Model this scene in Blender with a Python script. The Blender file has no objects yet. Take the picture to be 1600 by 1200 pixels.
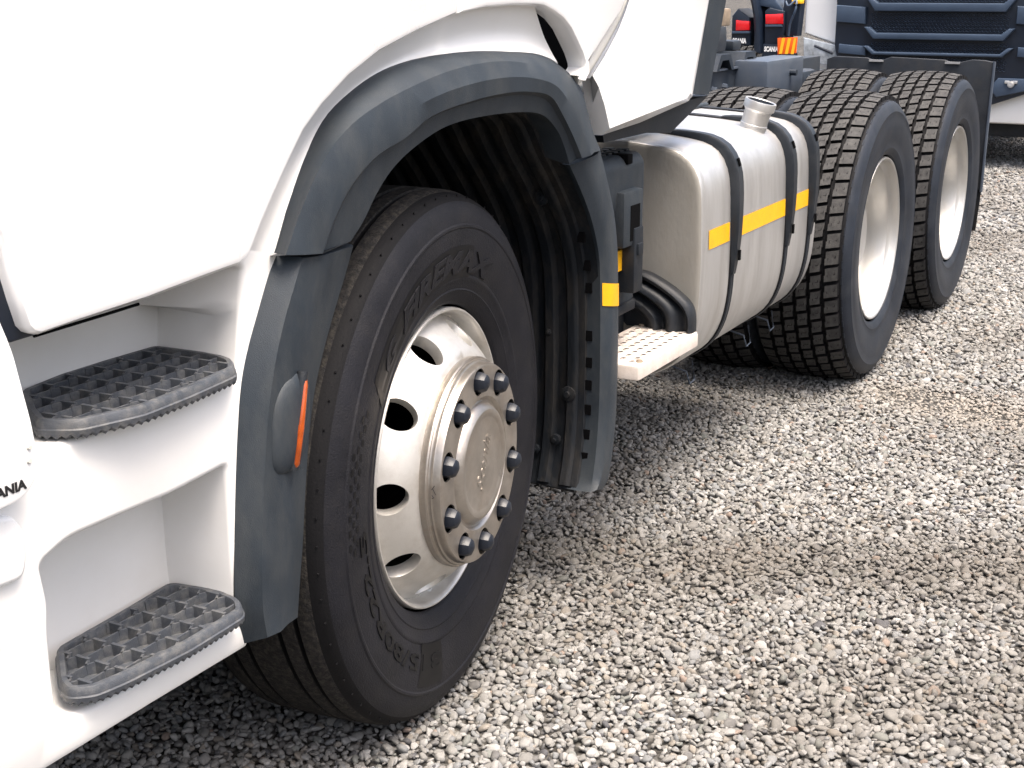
import bpy, bmesh, math, random
import numpy as np
from mathutils import Vector, Matrix, noise

# ------------------------------------------------------------------ camera, sky, sun
S = bpy.context.scene
C = S.collection
cam_d = bpy.data.cameras.new('camera'); cam = bpy.data.objects.new('camera', cam_d); C.objects.link(cam)
S.camera = cam
cam_d.sensor_width = 36.0; cam_d.sensor_fit = 'HORIZONTAL'
cam_d.lens = 50.10; cam_d.clip_start = 0.05; cam_d.clip_end = 600
yaw, pitch = 0.4866, -0.2732
fw = Vector((math.cos(pitch)*math.cos(yaw), math.cos(pitch)*math.sin(yaw), math.sin(pitch)))
cam.location = (-2.3085, -1.3806, 1.4103)
cam.rotation_euler = fw.to_track_quat('-Z', 'Y').to_euler()
cam_d.dof.use_dof = False

W = bpy.data.worlds.new('World'); S.world = W; W.use_nodes = True
wn = W.node_tree.nodes; wl = W.node_tree.links
bg = wn['Background']; sky = wn.new('ShaderNodeTexSky'); sky.sky_type = 'NISHITA'
SUN_EL, SUN_AZ = math.radians(72), math.radians(245)     # azimuth of the sun measured from +X towards +Y
sky.sun_disc = False; sky.sun_elevation = SUN_EL; sky.sun_rotation = math.pi/2 - SUN_AZ
sky.air_density = 1.0; sky.dust_density = 9.0; sky.ozone_density = 0.1
bg.inputs['Strength'].default_value = 0.15
wl.new(sky.outputs['Color'], bg.inputs['Color'])
sd = bpy.data.lights.new('sun', 'SUN'); sun = bpy.data.objects.new('sun', sd); C.objects.link(sun)
sd.energy = 1.5; sd.angle = math.radians(35); sd.color = (1, 0.955, 0.885)
sv = Vector((math.cos(SUN_EL)*math.cos(SUN_AZ), math.cos(SUN_EL)*math.sin(SUN_AZ), math.sin(SUN_EL)))
sun.rotation_euler = sv.to_track_quat('Z', 'Y').to_euler(); sun.location = sv*30
S.view_settings.view_transform = 'Standard'; S.view_settings.look = 'None'
S.view_settings.gamma = 1.0; S.view_settings.exposure = 1.5; S.view_settings.use_curve_mapping = False

# ------------------------------------------------------------------ materials
def mat(name, col, rough=0.5, metal=0.0, var=0.0, vscale=6.0, bump=0.0, bscale=200.0, spec=0.5, coat=0.0, dirt=None, dirt_amt=0.0, dscale=4.0, stretch=(1, 1, 1), rvar=0.1):
    m = bpy.data.materials.new(name); m.use_nodes = True
    nt = m.node_tree; N = nt.nodes; L = nt.links; b = N['Principled BSDF']
    b.inputs['Roughness'].default_value = rough; b.inputs['Metallic'].default_value = metal
    b.inputs['Specular IOR Level'].default_value = spec; b.inputs['Coat Weight'].default_value = coat
    b.inputs['Coat Roughness'].default_value = 0.08
    tc = N.new('ShaderNodeTexCoord'); mp = N.new('ShaderNodeMapping'); L.new(tc.outputs['Object'], mp.inputs['Vector'])
    mp.inputs['Scale'].default_value = stretch
    nz = N.new('ShaderNodeTexNoise'); nz.inputs['Scale'].default_value = vscale; nz.inputs['Detail'].default_value = 8; nz.inputs['Roughness'].default_value = 0.65
    L.new(mp.outputs[0], nz.inputs['Vector'])
    cr = N.new('ShaderNodeMix'); cr.data_type = 'RGBA'
    cr.inputs[6].default_value = (*[max(0, c*(1-var)) for c in col], 1); cr.inputs[7].default_value = (*[min(1, c*(1+var)) for c in col], 1)
    mr = N.new('ShaderNodeMapRange'); mr.inputs[1].default_value = 0.3; mr.inputs[2].default_value = 0.7
    L.new(nz.outputs['Fac'], mr.inputs[0]); L.new(mr.outputs[0], cr.inputs[0])
    out = cr.outputs[2]
    if dirt:
        n2 = N.new('ShaderNodeTexNoise'); n2.inputs['Scale'].default_value = dscale; n2.inputs['Detail'].default_value = 10; n2.inputs['Roughness'].default_value = 0.7
        L.new(mp.outputs[0], n2.inputs['Vector'])
        m2 = N.new('ShaderNodeMapRange'); m2.inputs[1].default_value = 0.45; m2.inputs[2].default_value = 0.75; m2.inputs[4].default_value = dirt_amt
        L.new(n2.outputs['Fac'], m2.inputs[0])
        c2 = N.new('ShaderNodeMix'); c2.data_type = 'RGBA'; c2.inputs[7].default_value = (*dirt, 1)
        L.new(m2.outputs[0], c2.inputs[0]); L.new(out, c2.inputs[6]); out = c2.outputs[2]
    L.new(out, b.inputs['Base Color'])
    rr = N.new('ShaderNodeMapRange'); rr.inputs[3].default_value = max(0.02, rough-rvar); rr.inputs[4].default_value = min(1, rough+rvar)
    L.new(nz.outputs['Fac'], rr.inputs[0]); L.new(rr.outputs[0], b.inputs['Roughness'])
    if bump:
        n3 = N.new('ShaderNodeTexNoise'); n3.inputs['Scale'].default_value = bscale; n3.inputs['Detail'].default_value = 4
        L.new(mp.outputs[0], n3.inputs['Vector'])
        bp = N.new('ShaderNodeBump'); bp.inputs['Strength'].default_value = bump; bp.inputs['Distance'].default_value = 0.002
        L.new(n3.outputs['Fac'], bp.inputs['Height']); L.new(bp.outputs[0], b.inputs['Normal'])
    return m

M = {
 'white': mat('white_paint', (0.84, 0.84, 0.835), 0.28, var=0.008, vscale=2, coat=0.5, rvar=0.04),
 'white_low': mat('white_paint_dusty', (0.80, 0.795, 0.78), 0.4, var=0.012, vscale=5, coat=0.2, dirt=(0.60, 0.56, 0.50), dirt_amt=0.22, dscale=5, rvar=0.06),
 'white_under': mat('white_plastic_trim', (0.55, 0.54, 0.50), 0.5, var=0.03, dirt=(0.36, 0.33, 0.28), dirt_amt=0.3, dscale=12),
 'plastic': mat('grey_plastic', (0.019, 0.026, 0.0345), 0.56, var=0.22, vscale=12, bump=0.3, bscale=900, dirt=(0.058, 0.062, 0.063), dirt_amt=0.6, dscale=13, stretch=(1, 1, 0.45), spec=0.32),
 'plastic_dk': mat('dark_plastic', (0.010, 0.013, 0.018), 0.5, var=0.3, vscale=9, bump=0.3, bscale=500, dirt=(0.035, 0.033, 0.03), dirt_amt=0.5, dscale=14, spec=0.32),
 'liner': mat('wheel_liner', (0.007, 0.009, 0.012), 0.6, var=0.4, vscale=14, bump=0.6, bscale=150, dirt=(0.045, 0.039, 0.032), dirt_amt=0.7, dscale=18, stretch=(1, 1, 0.3), spec=0.18),
 'step': mat('step_plastic', (0.050, 0.056, 0.067), 0.42, var=0.2, vscale=25, bump=0.4, bscale=600, dirt=(0.17, 0.167, 0.157), dirt_amt=0.7, dscale=45, spec=0.32),
 'rubber': mat('tyre_rubber', (0.0095, 0.0098, 0.0128), 0.55, var=0.25, vscale=12, bump=0.5, bscale=300, dirt=(0.022, 0.021, 0.021), dirt_amt=0.5, dscale=16, spec=0.18),
 'rubber_lt': mat('tyre_rubber_worn', (0.016, 0.0155, 0.016), 0.8, var=0.4, vscale=60, bump=1.0, bscale=260, dirt=(0.075, 0.068, 0.056), dirt_amt=0.75, dscale=90, spec=0.18),
 'rubber_tread': mat('drive_tread', (0.046, 0.0455, 0.0455), 0.75, var=0.25, vscale=40, bump=0.9, bscale=300, dirt=(0.11, 0.108, 0.102), dirt_amt=0.5, dscale=50, spec=0.18),
 'rubber_side': mat('drive_sidewall', (0.016, 0.020, 0.028), 0.5, var=0.3, vscale=8, bump=0.3, bscale=200, dirt=(0.05, 0.052, 0.055), dirt_amt=0.5, dscale=7, spec=0.18),
 'strap': mat('strap_enamel', (0.011, 0.0145, 0.020), 0.42, var=0.25, vscale=10, spec=0.35, dirt=(0.05, 0.052, 0.055), dirt_amt=0.4, dscale=8),
 'rubber_dk': mat('tyre_groove', (0.004, 0.004, 0.005), 0.75, var=0.2, bump=0.3, spec=0.18),
 'rubber_txt': mat('tyre_lettering', (0.0030, 0.0032, 0.0042), 0.45, var=0.1, spec=0.18),
 'rim': mat('wheel_alloy', (0.63, 0.615, 0.585), 0.45, 0.75, var=0.05, vscale=12, bump=0.15, bscale=400, dirt=(0.36, 0.32, 0.27), dirt_amt=0.4, dscale=20),
 'rim_polish': mat('hub_steel', (0.41, 0.38, 0.345), 0.36, 0.9, var=0.18, vscale=22, bump=0.2, bscale=90, dirt=(0.34, 0.26, 0.19), dirt_amt=0.45, dscale=16, rvar=0.1),
 'rim_rear': mat('rear_alloy', (0.52, 0.515, 0.50), 0.42, 0.8, var=0.05, vscale=5, bump=0.1, dirt=(0.40, 0.36, 0.30), dirt_amt=0.4, dscale=10, stretch=(1, 3, 1)),
 'alu': mat('brushed_aluminium', (0.61, 0.605, 0.595), 0.42, 0.8, var=0.06, vscale=5, bump=0.15, bscale=160, dirt=(0.38, 0.365, 0.33), dirt_amt=0.5, dscale=6, stretch=(3, 3, 0.4), rvar=0.1),
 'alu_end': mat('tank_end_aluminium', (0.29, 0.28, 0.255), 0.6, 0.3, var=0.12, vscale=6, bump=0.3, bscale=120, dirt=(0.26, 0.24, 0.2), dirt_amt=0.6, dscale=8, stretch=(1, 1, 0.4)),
 'nut': mat('nut_cap', (0.007, 0.010, 0.017), 0.42, var=0.2, vscale=40, spec=0.45),
 'tape': mat('reflective_yellow', (0.80, 0.40, 0.005), 0.4, var=0.05, vscale=60, bump=0.5, bscale=500, dirt=(0.42, 0.24, 0.03), dirt_amt=0.45, dscale=25),
 'amber': mat('amber_lens', (0.30, 0.052, 0.005), 0.18, var=0.25, vscale=60, coat=0.5),
 'red': mat('red_lens', (0.60, 0.01, 0.015), 0.2, var=0.1, vscale=60, coat=0.6),
 'plate': mat('dusty_step_plate', (0.52, 0.47, 0.43), 0.65, 0.1, var=0.1, vscale=30, bump=0.3, bscale=300, dirt=(0.33, 0.27, 0.22), dirt_amt=0.5, dscale=25),
 'chassis': mat('chassis_paint', (0.018, 0.025, 0.036), 0.4, var=0.2, vscale=10, bump=0.2, dirt=(0.06, 0.058, 0.055), dirt_amt=0.4, dscale=12, spec=0.32),
 'chassis_lt': mat('chassis_cover', (0.055, 0.07, 0.095), 0.35, var=0.12, vscale=6, dirt=(0.1, 0.1, 0.1), dirt_amt=0.3, dscale=12),
 'navy': mat('navy_plastic', (0.0075, 0.013, 0.025), 0.35, var=0.2, vscale=8),
 'navy_lt': mat('navy_panel', (0.035, 0.055, 0.09), 0.4, var=0.12, vscale=6),
 'black': mat('black', (0.003, 0.003, 0.0035), 0.8, spec=0.05),
 'white_ink': mat('white_lettering', (0.75, 0.75, 0.74), 0.5),
 'black_ink': mat('black_lettering', (0.01, 0.01, 0.012), 0.4),
 'tan': mat('oily_tan_casting', (0.22, 0.17, 0.12), 0.6, var=0.3, vscale=30),
 'orange': mat('orange_board', (0.75, 0.10, 0.005), 0.4),
 'yellow': mat('yellow_board', (0.80, 0.42, 0.01), 0.4),
}
g = mat('headlamp_glass', (0.30, 0.33, 0.36), 0.08, var=0.5, vscale=14, coat=1.0); M['glass'] = g

# ------------------------------------------------------------------ geometry helpers
def link(name, me, m=None, parent=None, smooth=35.0):
    o = bpy.data.objects.new(name, me); C.objects.link(o)
    if m is not None:
        for x in (m if isinstance(m, (list, tuple)) else [m]): me.materials.append(M[x])
    if parent: o.parent = parent
    if smooth is not None and len(me.polygons):
        me.polygons.foreach_set('use_smooth', [True]*len(me.polygons)); me.set_sharp_from_angle(angle=math.radians(smooth))
    return o

def obj(name, vf, m, parent=None, smooth=35.0, recalc=True, mi=None):
    v, f = vf
    me = bpy.data.meshes.new(name); me.from_pydata([tuple(p) for p in v], [], f)
    if mi is not None: me.polygons.foreach_set('material_index', mi)
    if recalc:
        bm = bmesh.new(); bm.from_mesh(me); bmesh.ops.remove_doubles(bm, verts=bm.verts, dist=1e-6)
        bmesh.ops.recalc_face_normals(bm, faces=bm.faces); bm.to_mesh(me); bm.free()
    me.update()
    return link(name, me, m, parent, smooth)

def empty(name, loc=(0, 0, 0), parent=None, rot=(0, 0, 0)):
    o = bpy.data.objects.new(name, None); C.objects.link(o); o.location = loc; o.rotation_euler = rot
    o.empty_display_size = 0.1
    if parent: o.parent = parent
    return o

def tag(o, label, cat, group=None):
    o['label'] = label; o['category'] = cat
    if group: o['group'] = group
    return o

class MB:
    """collects simple solids into one mesh"""
    def __init__(s): s.v = []; s.f = []; s.mi = []
    def add(s, vf, k=0):
        v, f = vf; b = len(s.v); s.v += [tuple(p) for p in v]; s.f += [[i+b for i in q] for q in f]; s.mi += [k]*len(f); return s
    def obj(s, name, m, parent=None, smooth=35.0, recalc=False):
        return obj(name, (s.v, s.f), m, parent, smooth, recalc, s.mi)

def box(x0, x1, y0, y1, z0, z1):
    v = [(x, y, z) for x in (x0, x1) for y in (y0, y1) for z in (z0, z1)]
    return v, [[0, 1, 3, 2], [4, 6, 7, 5], [0, 4, 5, 1], [2, 3, 7, 6], [0, 2, 6, 4], [1, 5, 7, 3]]

def bbox(x0, x1, y0, y1, z0, z1, r=0.006):
    bm = bmesh.new(); v, f = box(x0, x1, y0, y1, z0, z1)
    vs = [bm.verts.new(p) for p in v]
    for q in f: bm.faces.new([vs[i] for i in q])
    bmesh.ops.bevel(bm, geom=list(bm.edges), offset=r, segments=2, affect='EDGES', profile=0.6)
    bmesh.ops.recalc_face_normals(bm, faces=bm.faces)
    bm.verts.index_update()
    out = ([tuple(p.co) for p in bm.verts], [[w.index for w in q.verts] for q in bm.faces]); bm.free(); return out

def xf(vf, mtx): return [tuple(mtx @ Vector(p)) for p in vf[0]], vf[1]

def cr(pts, n, closed=False):
    """Catmull-Rom resample by chord length"""
    P = np.array(pts, float)
    if closed: P = np.vstack([P, P[:1]])
    d = np.r_[0, np.cumsum(np.maximum(np.linalg.norm(np.diff(P, axis=0), axis=1), 1e-9))]
    t = np.linspace(0, d[-1], n+1 if closed else n)
    m = np.zeros_like(P)
    for i in range(len(P)):
        a = i-1 if i else (len(P)-2 if closed else 0); b = i+1 if i < len(P)-1 else (1 if closed else i)
        da = (d[i]-d[i-1]) if i else ((d[-1]-d[-2]) if closed else 0); db = (d[i+1]-d[i]) if i < len(P)-1 else ((d[1]-d[0]) if closed else 0)
        m[i] = (P[b]-P[a])/(da+db)
    out = []
    for x in t:
        i = min(max(np.searchsorted(d, x)-1, 0), len(P)-2); h = d[i+1]-d[i]; u = (x-d[i])/h
        out.append((2*u**3-3*u*u+1)*P[i]+(u**3-2*u*u+u)*h*m[i]+(-2*u**3+3*u*u)*P[i+1]+(u**3-u*u)*h*m[i+1])
    if closed: out = out[:-1]
    return np.array(out)

def grid(rows, closed_u=False, closed_v=False):
    n = len(rows[0]); v = [tuple(p) for r in rows for p in r]; f = []
    for i in range(len(rows)-(0 if closed_v else 1)):
        j = (i+1) % len(rows)
        for k in range(n-(0 if closed_u else 1)):
            l = (k+1) % n; f.append([i*n+k, i*n+l, j*n+l, j*n+k])
    return v, f

def loft(rows, n=40, closed=False): return grid([cr(r, n, closed) for r in rows], closed_u=closed)

def shade(rows, m=3, n=40):
    """loft with rounded cross-section: rows are interpolated by Catmull-Rom across too"""
    R = np.array([cr(r, n) for r in rows]); k = (len(rows)-1)*m+1
    cols = [cr(R[:, i], k) for i in range(n)]
    return grid([[cols[i][j] for i in range(n)] for j in range(k)])

def revolve(prof, n=96, a0=0, a1=2*math.pi):
    """profile of (r, y) turned round the local Y axis"""
    full = abs(a1-a0-2*math.pi) < 1e-6
    rows = [[(r*math.cos(t), y, r*math.sin(t)) for r, y in prof] for t in [a0+(a1-a0)*i/n for i in range(n if full else n+1)]]
    return grid(rows, closed_v=full)

FY = lambda y0: (lambda a, b, d: (a, y0+d, b))       # sheet facing -Y
FX = lambda x0: (lambda a, b, d: (x0+d, a, b))       # sheet facing -X
FZ = lambda z0: (lambda a, b, d: (a, b, z0-d))       # sheet facing up

def inset(P, r):
    P = np.array(P, float); n = len(P)
    area = 0.5*sum(P[i][0]*P[(i+1) % n][1]-P[(i+1) % n][0]*P[i][1] for i in range(n)); s = 1 if area > 0 else -1
    out = []
    for i in range(n):
        a = P[i]-P[i-1]; b = P[(i+1) % n]-P[i]
        a = a/max(np.linalg.norm(a), 1e-9); b = b/max(np.linalg.norm(b), 1e-9)
        na = np.array([-a[1], a[0]])*s; nb = np.array([-b[1], b[0]])*s
        q = na+nb; q = q/max(np.linalg.norm(q), 1e-6); c = max(0.45, q@na); out.append(P[i]+q*r/c)
    return out

def tri_fill(loops):
    """flat fill of 2-D loops (first outer, then holes) -> verts, tris"""
    bm = bmesh.new()
    for lp in loops:
        vs = [bm.verts.new((p[0], p[1], 0)) for p in lp]
        for i in range(len(vs)): bm.edges.new((vs[i], vs[(i+1) % len(vs)]))
    bmesh.ops.triangle_fill(bm, use_beauty=True, edges=bm.edges[:])
    bm.verts.index_update()
    out = [(p.co.x, p.co.y) for p in bm.verts], [[w.index for w in q.verts] for q in bm.faces]; bm.free(); return out

def corner_round(P, r=0.02, k=3):
    """cuts each corner of a closed outline with a small arc"""
    P = [np.array(p, float) for p in P]; out = []; n = len(P)
    for i in range(n):
        a, b, c = P[i-1], P[i], P[(i+1) % n]; la, lc = np.linalg.norm(a-b), np.linalg.norm(c-b)
        t = min(r, la*0.45, lc*0.45); p0 = b+(a-b)/la*t; p1 = b+(c-b)/lc*t
        for j in range(k+1):
            u = j/k; out.append((1-u)**2*p0+2*u*(1-u)*b+u*u*p1)
    return out

def panel(P, fr, depth=0.03, r=0.006, rnd=0.0, back=False, holes=()):
    if rnd: P = corner_round(P, rnd)
    rings = [(r, 0), (r*0.4, r*0.2), (r*0.1, r*0.6), (0, r*1.2), (0, depth)]
    v = []; f = []
    tv, tf = tri_fill([inset(P, r)]+list(holes)); b = 0
    v += [fr(a, c, 0) for a, c in tv]; f += tf
    base = len(v); n = len(P)
    for q, d in rings: v += [fr(a, c, d) for a, c in inset(P, q)]
    for i in range(len(rings)-1):
        for k in range(n): f.append([base+i*n+k, base+i*n+(k+1) % n, base+(i+1)*n+(k+1) % n, base+(i+1)*n+k])
    if back:
        tv, tf = tri_fill([P]); b = len(v); v += [fr(a, c, depth) for a, c in tv]; f += [[i+b for i in t] for t in tf]
    return v, f

def tube(path, r, n=8, cap=True):
    P = [Vector(p) for p in path]; v = []; f = []
    for i, p in enumerate(P):
        t = (P[min(i+1, len(P)-1)]-P[max(i-1, 0)]).normalized()
        up = Vector((0, 0, 1)) if abs(t.z) < 0.9 else Vector((1, 0, 0)); a = t.cross(up).normalized(); b = a.cross(t)
        rr = r[i] if isinstance(r, (list, tuple)) else r
        v += [tuple(p+a*rr*math.cos(2*math.pi*k/n)+b*rr*math.sin(2*math.pi*k/n)) for k in range(n)]
    for i in range(len(P)-1):
        for k in range(n): f.append([i*n+k, i*n+(k+1) % n, (i+1)*n+(k+1) % n, (i+1)*n+k])
    if cap: f += [list(range(n))[::-1], [(len(P)-1)*n+k for k in range(n)]]
    return v, f

def text_mesh(body, size, bold=0.0, res=3, shear=0.0):
    """flat triangles of a word, centred on x, baseline at 0: verts (x, y), faces"""
    cu = bpy.data.curves.new('word', 'FONT'); cu.body = body; cu.size = size; cu.offset = bold; cu.resolution_u = res; cu.align_x = 'CENTER'; cu.fill_mode = 'FRONT'; cu.shear = shear
    o = bpy.data.objects.new('word', cu); C.objects.link(o)
    dg = bpy.context.evaluated_depsgraph_get(); me = o.evaluated_get(dg).to_mesh()
    v = [(p.co.x, p.co.y) for p in me.vertices]; f = [list(p.vertices) for p in me.polygons]
    bpy.data.objects.remove(o); bpy.data.curves.remove(cu)
    return v, f

def thick(v2, f, fn, h):
    """give flat lettering a thickness: fn(x, y, h) -> point"""
    n = len(v2); v = [fn(x, y, 0) for x, y in v2]+[fn(x, y, h) for x, y in v2]
    E = {}
    for q in f:
        for i in range(len(q)):
            e = (q[i], q[(i+1) % len(q)]); E[e] = 1
    g = [[i+n for i in q] for q in f]
    for a, b in E:
        if (b, a) not in E: g.append([a, b, b+n, a+n])
    return v, g

def each(name, parts, m, parent=None, smooth=35.0, recalc=False):
    """one object per piece"""
    return [obj(name, p, m, parent, smooth, recalc) for p in parts]

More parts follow.
